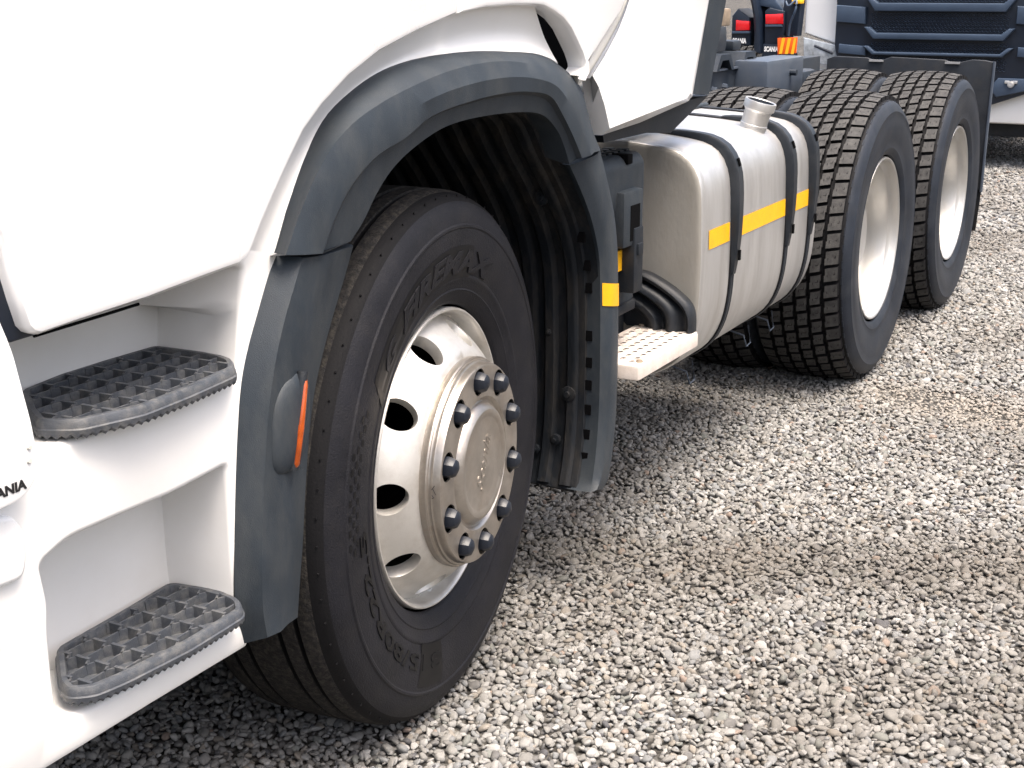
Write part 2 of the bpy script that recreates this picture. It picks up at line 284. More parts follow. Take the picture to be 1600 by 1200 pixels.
# measured outlines, metres
T = {
 'arch0': [(-0.562,-0.045,1.012), (-0.518,-0.045,1.079), (-0.465,-0.045,1.143), (-0.398,-0.045,1.205), (-0.321,-0.045,1.242), (-0.225,-0.045,1.271), (-0.105,-0.045,1.287), (0.043,-0.045,1.291), (0.186,-0.045,1.286), (0.341,-0.045,1.272), (0.439,-0.045,1.244), (0.528,-0.045,1.201), (0.573,-0.045,1.141), (0.608,-0.045,1.088), (0.641,-0.045,1.053)],
 'arch1': [(-0.59,-0.085,1.017), (-0.548,-0.085,1.078), (-0.494,-0.085,1.138), (-0.422,-0.085,1.188), (-0.328,-0.085,1.221), (-0.208,-0.085,1.247), (-0.078,-0.085,1.266), (0.064,-0.085,1.273), (0.193,-0.085,1.265), (0.31,-0.085,1.242), (0.379,-0.085,1.209), (0.435,-0.085,1.167), (0.475,-0.085,1.117), (0.509,-0.085,1.076), (0.523,-0.085,1.061)],
 'arch2': [(-0.508,-0.095,1.007), (-0.474,-0.095,1.055), (-0.423,-0.095,1.103), (-0.347,-0.095,1.142), (-0.26,-0.095,1.163), (-0.174,-0.095,1.192), (-0.037,-0.095,1.208), (0.095,-0.095,1.214), (0.201,-0.095,1.21), (0.291,-0.095,1.194), (0.344,-0.095,1.154), (0.397,-0.095,1.104), (0.439,-0.095,1.057)],
 'arch3': [(-0.402,-0.075,1.008), (-0.363,-0.075,1.036), (-0.319,-0.075,1.078), (-0.268,-0.075,1.113), (-0.195,-0.075,1.142), (-0.097,-0.075,1.166), (0.027,-0.075,1.174), (0.205,-0.075,1.17), (0.297,-0.075,1.156), (0.362,-0.075,1.119), (0.396,-0.075,1.081), (0.419,-0.075,1.046)],
 'lf0': [(-0.569,-0.05,1.008), (-0.589,-0.05,0.983), (-0.619,-0.05,0.932), (-0.649,-0.05,0.878), (-0.668,-0.05,0.83), (-0.68,-0.05,0.772), (-0.694,-0.05,0.677), (-0.704,-0.05,0.583), (-0.709,-0.05,0.479), (-0.694,-0.05,0.412)],
 'lf1': [(-0.548,-0.085,1.005), (-0.568,-0.085,0.972), (-0.6,-0.085,0.918), (-0.625,-0.085,0.864), (-0.641,-0.085,0.817), (-0.655,-0.085,0.76), (-0.67,-0.085,0.675), (-0.681,-0.085,0.582), (-0.687,-0.085,0.477), (-0.68,-0.085,0.424)],
 'lf2': [(-0.443,-0.08,0.999), (-0.477,-0.08,0.966), (-0.513,-0.08,0.911), (-0.54,-0.08,0.849), (-0.56,-0.08,0.794), (-0.574,-0.08,0.737), (-0.589,-0.08,0.649), (-0.6,-0.08,0.552), (-0.613,-0.08,0.469), (-0.62,-0.08,0.421)],
 'lf3': [(-0.373,-0.06,0.995), (-0.396,-0.06,0.955), (-0.438,-0.06,0.888), (-0.473,-0.06,0.826), (-0.496,-0.06,0.775), (-0.513,-0.06,0.717), (-0.53,-0.06,0.627), (-0.545,-0.06,0.528), (-0.559,-0.06,0.454), (-0.567,-0.06,0.407)],
 'rf0': [(0.63,-0.05,1.051), (0.675,-0.05,0.975), (0.715,-0.05,0.896), (0.738,-0.05,0.81), (0.746,-0.05,0.716), (0.753,-0.05,0.574), (0.75,-0.05,0.414), (0.735,-0.05,0.32), (0.708,-0.05,0.249), (0.686,-0.05,0.233)],
 'rf1': [(0.519,-0.07,1.046), (0.579,-0.07,0.974), (0.627,-0.07,0.895), (0.656,-0.07,0.81), (0.667,-0.07,0.725), (0.67,-0.07,0.595), (0.666,-0.07,0.439), (0.651,-0.07,0.347), (0.618,-0.07,0.274), (0.596,-0.07,0.258)],
 'rf2': [(0.461,-0.055,1.038), (0.517,-0.055,0.98), (0.58,-0.055,0.901), (0.622,-0.055,0.814), (0.632,-0.055,0.73), (0.637,-0.055,0.6), (0.636,-0.055,0.445), (0.625,-0.055,0.352), (0.603,-0.055,0.271), (0.589,-0.055,0.253)],
 'rev0': [(-0.642,-0.052,1.03), (-0.611,-0.052,1.071), (-0.575,-0.052,1.114), (-0.54,-0.052,1.154), (-0.5,-0.052,1.197), (-0.45,-0.052,1.231), (-0.374,-0.052,1.271), (-0.283,-0.052,1.307), (-0.164,-0.052,1.336), (-0.021,-0.052,1.366), (0.081,-0.052,1.375), (0.194,-0.052,1.378), (0.295,-0.052,1.374)],
 'rev1': [(-0.596,-0.03,1.015), (-0.563,-0.03,1.056), (-0.524,-0.03,1.101), (-0.488,-0.03,1.141), (-0.442,-0.03,1.18), (-0.385,-0.03,1.213), (-0.308,-0.03,1.25), (-0.209,-0.03,1.28), (-0.084,-0.03,1.305), (0.054,-0.03,1.324), (0.178,-0.03,1.327), (0.304,-0.03,1.321), (0.384,-0.03,1.309)],
 'rev2': [(-0.578,-0.034,1.012), (-0.543,-0.034,1.054), (-0.507,-0.034,1.099), (-0.467,-0.034,1.139), (-0.419,-0.034,1.178), (-0.351,-0.034,1.217), (-0.271,-0.034,1.254), (-0.17,-0.034,1.279), (-0.047,-0.034,1.295), (0.087,-0.034,1.304), (0.21,-0.034,1.305), (0.333,-0.034,1.296), (0.413,-0.034,1.275)],
 'rev3': [(-0.558,-0.042,1.01), (-0.525,-0.042,1.062), (-0.49,-0.042,1.107), (-0.446,-0.042,1.153), (-0.394,-0.042,1.203), (-0.317,-0.042,1.24), (-0.22,-0.042,1.268), (-0.1,-0.042,1.284), (0.049,-0.042,1.288), (0.192,-0.042,1.284), (0.318,-0.042,1.274), (0.391,-0.042,1.259), (0.427,-0.042,1.247)],
 'door': [(-1.241,-0.075,1.329), (-1.165,-0.075,1.255), (-1.125,-0.075,1.128), (-1.116,-0.075,1.086), (-1.106,-0.075,1.045), (-1.096,-0.075,1.01), (-1.088,-0.075,1.001), (-1.077,-0.075,0.996), (-1.016,-0.075,0.999), (-0.886,-0.075,1.004), (-0.766,-0.075,1.013), (-0.687,-0.075,1.018), (-0.667,-0.075,1.025), (-0.659,-0.075,1.033), (-0.629,-0.075,1.072), (-0.593,-0.075,1.114), (-0.558,-0.075,1.153), (-0.518,-0.075,1.195), (-0.469,-0.075,1.229), (-0.394,-0.075,1.269), (-0.303,-0.075,1.304), (-0.185,-0.075,1.333), (-0.045,-0.075,1.361)],
 'rearcab': [(-0.04,-0.075,1.361), (0.058,-0.075,1.37), (0.172,-0.075,1.373), (0.266,-0.075,1.371), (0.294,-0.075,1.369), (0.334,-0.075,1.359), (0.381,-0.075,1.343), (0.418,-0.075,1.322), (0.449,-0.075,1.295), (0.475,-0.075,1.271), (0.492,-0.075,1.249), (0.495,-0.075,1.235), (0.483,-0.075,1.225), (0.47,-0.075,1.226), (0.533,-0.075,1.268), (0.611,-0.075,1.317), (0.665,-0.075,1.348), (0.705,-0.075,1.385)],
 'seal': [(0.493,-0.06,1.216), (0.528,-0.06,1.223), (0.593,-0.06,1.261), (0.666,-0.06,1.311), (0.716,-0.06,1.35), (0.747,-0.06,1.386)],
 'fair': [(0.754,-0.06,1.38), (0.731,-0.06,1.35), (0.69,-0.06,1.309), (0.623,-0.06,1.259), (0.561,-0.06,1.221), (0.595,-0.06,1.194), (0.628,-0.06,1.152), (0.658,-0.06,1.099), (0.869,-0.06,1.115), (1.134,-0.06,1.135), (1.156,-0.06,1.145), (1.261,-0.06,1.373)],
 'fairO': [(0.805,-0.035,1.377), (0.781,-0.035,1.349), (0.74,-0.035,1.307), (0.668,-0.035,1.256), (0.602,-0.035,1.212), (0.621,-0.035,1.158), (0.643,-0.035,1.122), (0.669,-0.035,1.082), (0.89,-0.035,1.092), (1.209,-0.035,1.121), (1.236,-0.035,1.132), (1.334,-0.035,1.372)],
 'rub': [(1.342,-0.03,1.372), (1.235,-0.03,1.137), (1.373,-0.03,1.127), (1.48,-0.03,1.371)],
 'under': [(0.709,-0.02,1.077), (1.258,-0.02,1.12), (1.401,-0.02,1.124), (1.129,-0.02,1.046), (0.968,-0.02,1.06), (0.717,-0.02,1.06)],
 'skin': [(-0.546,-0.05,1.008), (-0.563,-0.05,0.978), (-0.596,-0.05,0.927), (-0.626,-0.05,0.873), (-0.645,-0.05,0.824), (-0.658,-0.05,0.766), (-0.671,-0.05,0.67), (-0.681,-0.05,0.575), (-0.688,-0.05,0.47), (-0.687,-0.05,0.412), (-0.903,-0.05,0.416), (-1.125,-0.05,0.418), (-1.291,-0.05,0.422), (-1.373,-0.05,0.427), (-1.282,-0.05,1.069), (-1.166,-0.05,1.077), (-1.051,-0.05,1.024), (-0.855,-0.05,1.034), (-0.647,-0.05,1.032)],
 'rec1': [(-0.64,-0.05,1.007), (-0.655,-0.05,0.946), (-0.672,-0.05,0.87), (-0.673,-0.05,0.848), (-0.78,-0.05,0.844), (-0.874,-0.05,0.844), (-0.995,-0.05,0.858), (-1.07,-0.05,0.879), (-1.089,-0.05,0.901), (-1.11,-0.05,1.019), (-1.054,-0.05,1), (-0.858,-0.05,1.005), (-0.656,-0.05,1.019)],
 'rec2': [(-0.709,-0.05,0.723), (-0.722,-0.05,0.642), (-0.739,-0.05,0.544), (-0.698,-0.05,0.474), (-0.691,-0.05,0.433), (-0.817,-0.05,0.439), (-0.953,-0.05,0.452), (-1.026,-0.05,0.466), (-1.067,-0.05,0.483), (-1.079,-0.05,0.504), (-1.078,-0.05,0.576), (-1.089,-0.05,0.632), (-1.097,-0.05,0.689), (-1.089,-0.05,0.702), (-1.039,-0.05,0.719), (-0.938,-0.05,0.718), (-0.833,-0.05,0.716)],
 'corner': [(-1.303,-0.085,1.119), (-1.154,-0.085,1.048), (-1.147,-0.085,1.031), (-1.132,-0.085,0.99), (-1.122,-0.085,0.937), (-1.113,-0.085,0.894), (-1.109,-0.085,0.843), (-1.114,-0.085,0.825), (-1.128,-0.085,0.811), (-1.145,-0.085,0.804), (-1.175,-0.085,0.802), (-1.233,-0.085,0.802), (-1.348,-0.085,0.804)],
 'bump': [(-1.33,-0.06,0.786), (-1.213,-0.06,0.782), (-1.154,-0.06,0.783), (-1.132,-0.06,0.776), (-1.118,-0.06,0.754), (-1.117,-0.06,0.716), (-1.126,-0.06,0.689), (-1.166,-0.06,0.691), (-1.244,-0.06,0.697), (-1.341,-0.06,0.709)],
 'gapL': [(-1.256,-0.045,1.22), (-1.143,-0.045,1.215), (-1.094,-0.045,1.11), (-1.077,-0.045,1.048), (-1.063,-0.045,0.991), (-1.104,-0.045,0.99), (-1.277,-0.045,1.075)],
 'step1': [(-0.943,0.111,0.87), (-0.835,0.128,0.87), (-0.657,0.119,0.87), (-0.652,-0.001,0.87), (-0.666,-0.042,0.87), (-0.706,-0.079,0.87), (-0.828,-0.092,0.87), (-0.922,-0.096,0.87), (-1.012,-0.068,0.87), (-1.039,-0.019,0.87), (-1.005,0.035,0.87)],
 'step2': [(-0.97,0.065,0.5), (-0.844,0.07,0.5), (-0.718,0.078,0.5), (-0.708,0.065,0.5), (-0.698,-0.013,0.5), (-0.71,-0.063,0.5), (-0.739,-0.093,0.5), (-0.866,-0.096,0.5), (-0.985,-0.084,0.5), (-1.035,-0.073,0.5), (-1.058,-0.044,0.5), (-1.043,-0.014,0.5)],
 'plate': [(1.256,0.105,0.515), (1.232,-0.061,0.515), (1.183,-0.094,0.515), (0.777,-0.073,0.515), (0.705,-0.063,0.515)],
}

# ------------------------------------------------------------------ ground: sheet and gravel
def dirt_at(x, y):
    """where soil and fines lie thick between the stones (0..1), and how sandy it is"""
    a = noise.fractal(Vector((x*0.9, y*1.3, 3.1)), 0.9, 2.0, 4)*0.5+0.5
    d = max(0.0, min(1.0, (a-0.42)*2.2))
    # worn strip across the yard where trucks turn
    s = (x+0.41*y-0.86)*0.92+0.05*noise.noise(Vector((x*2, y*2, 8))); band = math.exp(-(s/0.23)**2)
    s2 = (x-2.68)+0.12*noise.noise(Vector((x*2, y*2.5, 4))); band2 = math.exp(-(s2/0.15)**2)*(1 if y < -0.3 else math.exp(-((y+0.3)/0.15)**2))
    return d, band, band2
def bump_z(x, y):
    return -0.019+0.008*noise.noise(Vector((x*0.8, y*0.8, 0.7)))+0.004*noise.noise(Vector((x*3, y*3, 5.2)))

gm = bpy.data.materials.new('gravel_ground'); gm.use_nodes = True; M['ground'] = gm
nt = gm.node_tree; N = nt.nodes; L = nt.links; b = N['Principled BSDF']; b.inputs['Roughness'].default_value = 0.9; b.inputs['Specular IOR Level'].default_value = 0.2
tc = N.new('ShaderNodeTexCoord')
vo = N.new('ShaderNodeTexVoronoi'); vo.inputs['Scale'].default_value = 42; L.new(tc.outputs['Object'], vo.inputs['Vector'])
ra = N.new('ShaderNodeValToRGB'); ra.color_ramp.elements[0].color = (0.07, 0.066, 0.06, 1); ra.color_ramp.elements[1].color = (0.33, 0.32, 0.30, 1)
e = ra.color_ramp.elements.new(0.5); e.color = (0.20, 0.19, 0.175, 1)
sp = N.new('ShaderNodeSeparateColor'); L.new(vo.outputs['Color'], sp.inputs[0]); L.new(sp.outputs[0], ra.inputs[0])
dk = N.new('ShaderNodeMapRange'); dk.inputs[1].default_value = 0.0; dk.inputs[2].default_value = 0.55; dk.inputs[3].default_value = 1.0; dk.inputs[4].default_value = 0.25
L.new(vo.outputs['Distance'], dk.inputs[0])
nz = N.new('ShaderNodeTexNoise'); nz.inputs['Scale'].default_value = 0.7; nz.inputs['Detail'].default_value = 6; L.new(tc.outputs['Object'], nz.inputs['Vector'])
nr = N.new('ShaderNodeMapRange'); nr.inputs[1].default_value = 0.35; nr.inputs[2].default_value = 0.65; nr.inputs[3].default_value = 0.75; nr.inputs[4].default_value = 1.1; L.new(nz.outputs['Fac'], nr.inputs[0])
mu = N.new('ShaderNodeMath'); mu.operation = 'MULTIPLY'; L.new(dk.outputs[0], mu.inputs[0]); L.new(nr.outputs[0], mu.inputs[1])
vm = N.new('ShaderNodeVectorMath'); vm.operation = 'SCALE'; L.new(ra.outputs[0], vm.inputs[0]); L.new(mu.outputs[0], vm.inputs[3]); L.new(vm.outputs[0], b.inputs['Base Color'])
bp = N.new('ShaderNodeBump'); bp.inputs['Distance'].default_value = 0.012; bp.invert = True; L.new(vo.outputs['Distance'], bp.inputs['Height']); L.new(bp.outputs[0], b.inputs['Normal'])

def ground_sheet():
    xs = sorted(set([-200, -60, -20, -8, -4]+[round(-3+0.25*i, 3) for i in range(73)]+[20, 30, 60, 150, 300]))
    ys = sorted(set([-200, -60, -20, -8]+[round(-4+0.25*i, 3) for i in range(33)]+[8, 20, 60, 200]))
    rows = [[(x, y, bump_z(x, y)-0.008 if (-3 < x < 15 and -4 < y < 4) else -0.027) for y in ys] for x in xs]
    return grid(rows)
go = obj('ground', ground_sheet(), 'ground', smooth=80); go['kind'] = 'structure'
for p in go.data.polygons:
    if p.normal.z < 0: go.data.flip_normals(); break

# stone shapes
sm = bpy.data.materials.new('gravel_stone'); sm.use_nodes = True; M['stone'] = sm
nt = sm.node_tree; N = nt.nodes; L = nt.links; b = N['Principled BSDF']; b.inputs['Roughness'].default_value = 0.75; b.inputs['Specular IOR Level'].default_value = 0.3
at = N.new('ShaderNodeAttribute'); at.attribute_type = 'INSTANCER'; at.attribute_name = 'tint'
tc = N.new('ShaderNodeTexCoord'); nz = N.new('ShaderNodeTexNoise'); nz.inputs['Scale'].default_value = 3.5; nz.inputs['Detail'].default_value = 8; nz.inputs['Roughness'].default_value = 0.75
L.new(tc.outputs['Object'], nz.inputs['Vector'])
mr = N.new('ShaderNodeMapRange'); mr.inputs[1].default_value = 0.3; mr.inputs[2].default_value = 0.7; mr.inputs[3].default_value = 0.8; mr.inputs[4].default_value = 1.2; L.new(nz.outputs['Fac'], mr.inputs[0])
vm = N.new('ShaderNodeVectorMath'); vm.operation = 'SCALE'; L.new(at.outputs['Color'], vm.inputs[0]); L.new(mr.outputs[0], vm.inputs[3]); L.new(vm.outputs[0], b.inputs['Base Color'])
bp = N.new('ShaderNodeBump'); bp.inputs['Strength'].default_value = 0.5; bp.inputs['Distance'].default_value = 0.002; L.new(nz.outputs['Fac'], bp.inputs['Height']); L.new(bp.outputs[0], b.inputs['Normal'])

stone_col = bpy.data.collections.new('stone_shapes')
rnd = random.Random(7)
for k in range(12):
    bm = bmesh.new(); bmesh.ops.create_icosphere(bm, subdivisions=2, radius=0.5)
    planes = [(Vector((rnd.gauss(0, 1), rnd.gauss(0, 1), rnd.gauss(0, 1))).normalized(), rnd.uniform(0.30, 0.42)) for _ in range(8)]
    off = Vector((k*3.1, k*1.7, 0))
    for v in bm.verts:
        for nrm, d in planes:
            t = v.co.dot(nrm)-d
            if t > 0: v.co -= nrm*t*0.85
        v.co *= 1+0.16*noise.noise(v.co*2.4+off)
        v.co.z *= 0.78
    bm.to_mesh(me := bpy.data.meshes.new('stone_shape')); bm.free()
    me.polygons.foreach_set('use_smooth', [True]*len(me.polygons)); me.materials.append(sm)
    stone_col.objects.link(bpy.data.objects.new('stone_%02d' % k, me))

def scatter():
    rng = np.random.default_rng(3); P = []; step = 0.02
    def field(x0, x1, pitch, big):
        nx = int((x1-x0)/pitch)
        for i in range(nx):
            x = x0+i*pitch
            ylo = -1.118+0.155*(x-0.236)-0.45
            yhi = 1.25 if x < 6.5 else 1.25+(x-6.5)*0.35
            # bottom edge of the picture on the ground
            ylo2 = 0.511-(x+0.626+0.42)*1.89 if x < 1 else -9
            ylo = max(ylo, ylo2)
            if ylo > yhi: continue
            ny = int((yhi-ylo)/pitch); ys = ylo+(np.arange(ny)+rng.uniform(-.5, .5, ny))*pitch; xx = x+rng.uniform(-.5, .5, ny)*pitch
            for a, c in zip(xx, ys): P.append((a, c, big))
    field(-1.25, 3.0, 0.0138, 1.0); field(3.0, 6.5, 0.0175, 1.2); field(6.5, 13.5, 0.027, 1.6)
    P = np.array(P); n = len(P)
    z = np.empty(n); tint = np.ones((n, 4)); scl = np.empty((n, 3)); rot = np.empty((n, 3))
    base = np.exp(rng.normal(math.log(0.0172), 0.26, n))*P[:, 2]
    pal = 0.485*np.array([(0.40, 0.392, 0.372), (0.48, 0.472, 0.455), (0.33, 0.322, 0.305), (0.35, 0.358, 0.362), (0.56, 0.552, 0.535), (0.23, 0.225, 0.22), (0.385, 0.35, 0.305), (0.40, 0.315, 0.265), (0.29, 0.30, 0.28), (0.14, 0.14, 0.15)])
    w = np.array([22, 18, 20, 12, 10, 7, 6, 1.2, 4, 2.5]); idx = rng.choice(len(pal), n, p=w/w.sum())
    for i in range(n):
        x, y = P[i, 0], P[i, 1]; d, b1, b2 = dirt_at(x, y)
        s = base[i]*(1-0.25*b2); lift = rng.uniform(-0.004, 0.005)*P[i, 2]
        z[i] = bump_z(x, y)-0.003+lift-0.007*b2
        c = pal[idx[i]]*rng.uniform(0.9, 1.1)
        c = c*(1-0.26*d)*(1-0.45*b1); c = c*(1-0.35*d-0.25*b1)+np.array((0.19, 0.165, 0.135))*(0.25*d+0.22*b1)
        if b2 > 0.05: c = c*(1-0.6*b2)+np.array((0.26, 0.23, 0.195))*0.6*b2
        tint[i, :3] = c
        scl[i] = s*np.array((rng.uniform(.85, 1.4), rng.uniform(.7, 1.05), rng.uniform(.55, .9)))
        rot[i] = (rng.normal(0, .45), rng.normal(0, .45), rng.uniform(0, 6.283))
    me = bpy.data.meshes.new('gravel'); me.vertices.add(n); me.vertices.foreach_set('co', np.column_stack([P[:, 0], P[:, 1], z]).ravel())
    for nm, ty, key, arr in (('rot', 'FLOAT_VECTOR', 'vector', rot), ('scl', 'FLOAT_VECTOR', 'vector', scl), ('tint', 'FLOAT_COLOR', 'color', tint)):
        a = me.attributes.new(nm, ty, 'POINT'); a.data.foreach_set(key, arr.ravel())
    a = me.attributes.new('vid', 'INT', 'POINT'); a.data.foreach_set('value', rng.integers(0, 12, n).astype(np.int32))
    o = bpy.data.objects.new('gravel', me); C.objects.link(o); o['kind'] = 'stuff'
    ng = bpy.data.node_groups.new('gravel_stones', 'GeometryNodeTree')
    ng.interface.new_socket('Geometry', in_out='INPUT', socket_type='NodeSocketGeometry'); ng.interface.new_socket('Geometry', in_out='OUTPUT', socket_type='NodeSocketGeometry')
    A = ng.nodes; K = ng.links; gi = A.new('NodeGroupInput'); gO = A.new('NodeGroupOutput'); ip = A.new('GeometryNodeInstanceOnPoints')
    ci = A.new('GeometryNodeCollectionInfo'); ci.inputs['Collection'].default_value = stone_col; ci.inputs['Separate Children'].default_value = True; ci.inputs['Reset Children'].default_value = True
    def na(nm, ty):
        q = A.new('GeometryNodeInputNamedAttribute'); q.data_type = ty; q.inputs['Name'].default_value = nm; return q.outputs['Attribute']
    e2r = A.new('FunctionNodeEulerToRotation'); K.new(na('rot', 'FLOAT_VECTOR'), e2r.inputs[0])
    K.new(gi.outputs[0], ip.inputs['Points']); K.new(ci.outputs[0], ip.inputs['Instance']); ip.inputs['Pick Instance'].default_value = True
    K.new(na('vid', 'INT'), ip.inputs['Instance Index']); K.new(e2r.outputs[0], ip.inputs['Rotation']); K.new(na('scl', 'FLOAT_VECTOR'), ip.inputs['Scale'])
    K.new(ip.outputs[0], gO.inputs[0])
    md = o.modifiers.new('stones', 'NODES'); md.node_group = ng
    print('stones', n)
scatter()

# ------------------------------------------------------------------ the white tractor unit
truck = tag(empty('tractor_truck', (0, 0, 0)), 'large white truck in the foreground with grey wheel arch, silver fuel tank and steps', 'truck')
XZ = lambda k: [(p[0], p[2]) for p in T[k]]
XY = lambda k: [(p[0], p[1]) for p in T[k]]
def sh(row, dx=0, dy=0, dz=0): return [(p[0]+dx, p[1]+dy, p[2]+dz) for p in row]

# door and rear cab panel with rounded lower edges
door_out = XZ('door'); door_out = door_out[2:]
door_out = [(-1.46, 2.3), (-1.30, 1.45)]+[(p[0], p[1]) for p in door_out]
top = door_out[-1][0]; door_out.append((top-0.002, 2.3))
door = obj('cab_door', panel(door_out, FY(-0.078), 0.03, 0.012), 'white', truck, 30)
rc = XZ('rearcab'); rc = [(rc[0][0]+0.003, 2.3)]+[(rc[0][0]+0.003, rc[0][1])]+rc[1:]+[(0.90, 1.75), (0.95, 2.3)]
obj('cab_side', panel(rc, FY(-0.078), 0.045, 0.010), 'white', truck, 30)
# soft grey seal between cab and side fairing
obj('fairing_seal', tube(cr(sh(T['seal'], dy=0.02)+[(0.86, -0.03, 1.62), (0.92, -0.03, 2.3)], 30), 0.019, 10), 'white_under', truck, 60)

# concave reveal between door edge and arch
rows = [sh(T['rev0'], dy=0.0), T['rev1'], T['rev2'], T['rev3'], sh(T['rev3'], dy=0.05)]
obj('wing_panel', shade(rows, 4, 60), 'white_low', truck, 50)
mb = MB(); mb.add(box(0.36, 0.66, 0.035, 0.075, 1.16, 1.40)); mb.add(box(-0.6, 0.40, 0.05, 0.075, 1.25, 1.5)); mb.add(box(0.47, 0.60, 0.02, 0.06, 1.195, 1.225)); mb.add(box(0.40, 0.50, 0.0, 0.05, 1.245, 1.262))
mb.obj('gap_dark', 'black', truck)  # black boxes stand in for the darkness inside the gap

# upper wheel arch
A0, A1, A2, A3 = (cr(T[k], 64) for k in ('arch0', 'arch1', 'arch2', 'arch3'))
mid12 = (np.array(A1)*0.5+np.array(A2)*0.5)+np.array([0, -0.007, 0])
mid01 = (np.array(A0)*0.55+np.array(A1)*0.45)+np.array([0, -0.006, 0])
A2b = np.array(A2)*0.82+np.array(A3)*0.18+np.array([0, 0.008, 0])
A3b = np.array(A3)+np.array([0, 0.0, 0])
rows = [A0+np.array([0, 0.03, 0]), A0, mid01, A1, mid12, A2, A2b, A3, A3+np.array([0, 0.012, 0.0]), A3+np.array([0, 0.06, 0.012])]
arch = obj('wheel_arch', grid([list(map(tuple, r)) for r in rows]), 'plastic', truck, 24)
# end flanges of the arch (the step seen at the two joints)
def endcap(rows_pts, dz, name):
    a = [tuple(p) for p in rows_pts]; b = [(p[0], p[1]+0.025, p[2]+dz) for p in a]
    return grid([a, b])
obj('arch_flange', endcap([A0[0], A1[0], mid12[0], A2[0], A3[0]], -0.004, ''), 'plastic_dk', truck)
obj('arch_flange', endcap([A0[-1], A1[-1], mid12[-1], A2[-1], A3[-1]], -0.004, ''), 'plastic_dk', truck)

# lower front section of the arch with its side marker
F0, F1, F2, F3 = (cr(T[k], 48) for k in ('lf0', 'lf1', 'lf2', 'lf3'))
midf = F1*0.5+F2*0.5+np.array([0, -0.006, 0])
rows = [F0+np.array([0.022, 0.04, 0]), F0, F1, midf, F2, F3, F3+np.array([0.006, 0.02, 0]), F3+np.array([0.01, 0.07, 0])]
# rolled top edge, tucked under the upper section
rr = [np.vstack([r[0]+np.array([0, 0.02, 0.004]), r[0]+np.array([0, 0.004, 0.002]), r, r[-1]+np.array([0, 0.03, -0.002])]) for r in rows]
fr_low = obj('arch_front_section', grid([list(map(tuple, r)) for r in rr]), 'plastic', truck, 26)
# marker pod: an oval blister in the plastic with an amber lens in its rear edge
def blister(cx, cz, w, h, y0, d, lean=0.0, n=28):
    rows = []
    for k in range(8):
        u = k/7; s = math.cos(u*math.pi/2)**0.6 if u < 1 else 0.0; dd = d*math.sin(u*math.pi/2)
        rows.append([(cx+lean*(s*h*math.sin(t))+w*s*(abs(math.cos(t))**0.75)*math.copysign(1, math.cos(t)), y0-dd, cz+h*s*(abs(math.sin(t))**0.75)*math.copysign(1, math.sin(t))) for t in [2*math.pi*i/n for i in range(n)]])
    return grid(rows, closed_u=True)
pod = obj('marker_pod', blister(-0.598, 0.752, 0.048, 0.078, -0.082, 0.017, 0.22), 'plastic', truck, 60)
pod_l = tube([(-0.567, -0.095, 0.826), (-0.5735, -0.098, 0.81), (-0.590, -0.099, 0.745), (-0.6015, -0.097, 0.69), (-0.603, -0.094, 0.682)], [0.003, 0.0052, 0.0062, 0.0055, 0.003], 8)
obj('marker_lens', pod_l, 'amber', pod, 60)
obj('marker_slot', tube([(-0.5665, -0.090, 0.830), (-0.5735, -0.092, 0.81), (-0.589, -0.093, 0.745), (-0.602, -0.090, 0.68)], 0.0095, 8), 'plastic_dk', pod, 60)

# lower rear section of the arch
G0, G1, G2 = (cr(T[k], 48) for k in ('rf0', 'rf1', 'rf2'))
rows = [G0+np.array([0.0, 0.09, 0]), G0+np.array([0.004, 0.02, 0]), G0, G0*0.5+G1*0.5+np.array([0, -0.004, 0]), G1, G1*0.5+G2*0.5+np.array([0, -0.003, 0]), G2, G2+np.array([0.002, 0.02, 0]), G2+np.array([0.004, 0.05, 0])]
rr = [np.vstack([r[0]+np.array([0, 0.03, 0.001]), r, r[-1]+np.array([0, 0.03, -0.002])]) for r in rows]
rear_low = obj('arch_rear_section', grid([list(map(tuple, r)) for r in rr]), 'plastic', truck, 30)
# reflective tape wrapped round it
i0 = [i for i in range(48) if 0.672 < G1[i][2] < 0.748]
tr_ = [np.array([r[i]+np.array([0, -0.0022, 0]) for i in i0]) for r in (G0*0.9+G1*0.1+np.array([0, -0.001, 0]), G0*0.5+G1*0.5+np.array([0, -0.004, 0]), G1, G1*0.5+G2*0.5+np.array([0, -0.003, 0]), G2*0.9+G1*0.1)]
obj('reflective_tape', grid([list(map(tuple, r)) for r in tr_]), 'tape', rear_low)

# wheel house liner with pressed ribs
path = cr([(-0.565, 0, 0.43), (-0.56, 0, 0.62), (-0.53, 0, 0.80), (-0.45, 0, 0.96), (-0.34, 0, 1.075), (-0.2, 0, 1.145), (-0.08, 0, 1.172), (0.1, 0, 1.183), (0.25, 0, 1.176), (0.345, 0, 1.145), (0.415, 0, 1.07), (0.50, 0, 0.985), (0.578, 0, 0.89), (0.625, 0, 0.79), (0.64, 0, 0.65), (0.64, 0, 0.45), (0.625, 0, 0.33), (0.60, 0, 0.255)], 90)
tg = np.gradient(path, axis=0); tg /= np.linalg.norm(tg, axis=1)[:, None]; nr_ = np.column_stack([tg[:, 2]*0-tg[:, 2], tg[:, 0]*0, tg[:, 0]]); nr_ = np.column_stack([-tg[:, 2], np.zeros(len(tg)), tg[:, 0]])
rows = []
for k in range(150):
    y = -0.05+0.62*k/149
    ph = ((y+0.012)/0.056) % 1.0
    d = 0.013*max(0, min(1, (0.30-abs(ph-0.5))/0.10)) if y > 0.0 else (0.006 if y > -0.02 else 0)
    rows.append([tuple(path[i]-nr_[i]*d+np.array([0, y, 0])) for i in range(len(path))])
liner = obj('wheel_house_liner', grid(rows), 'liner', truck, 40)
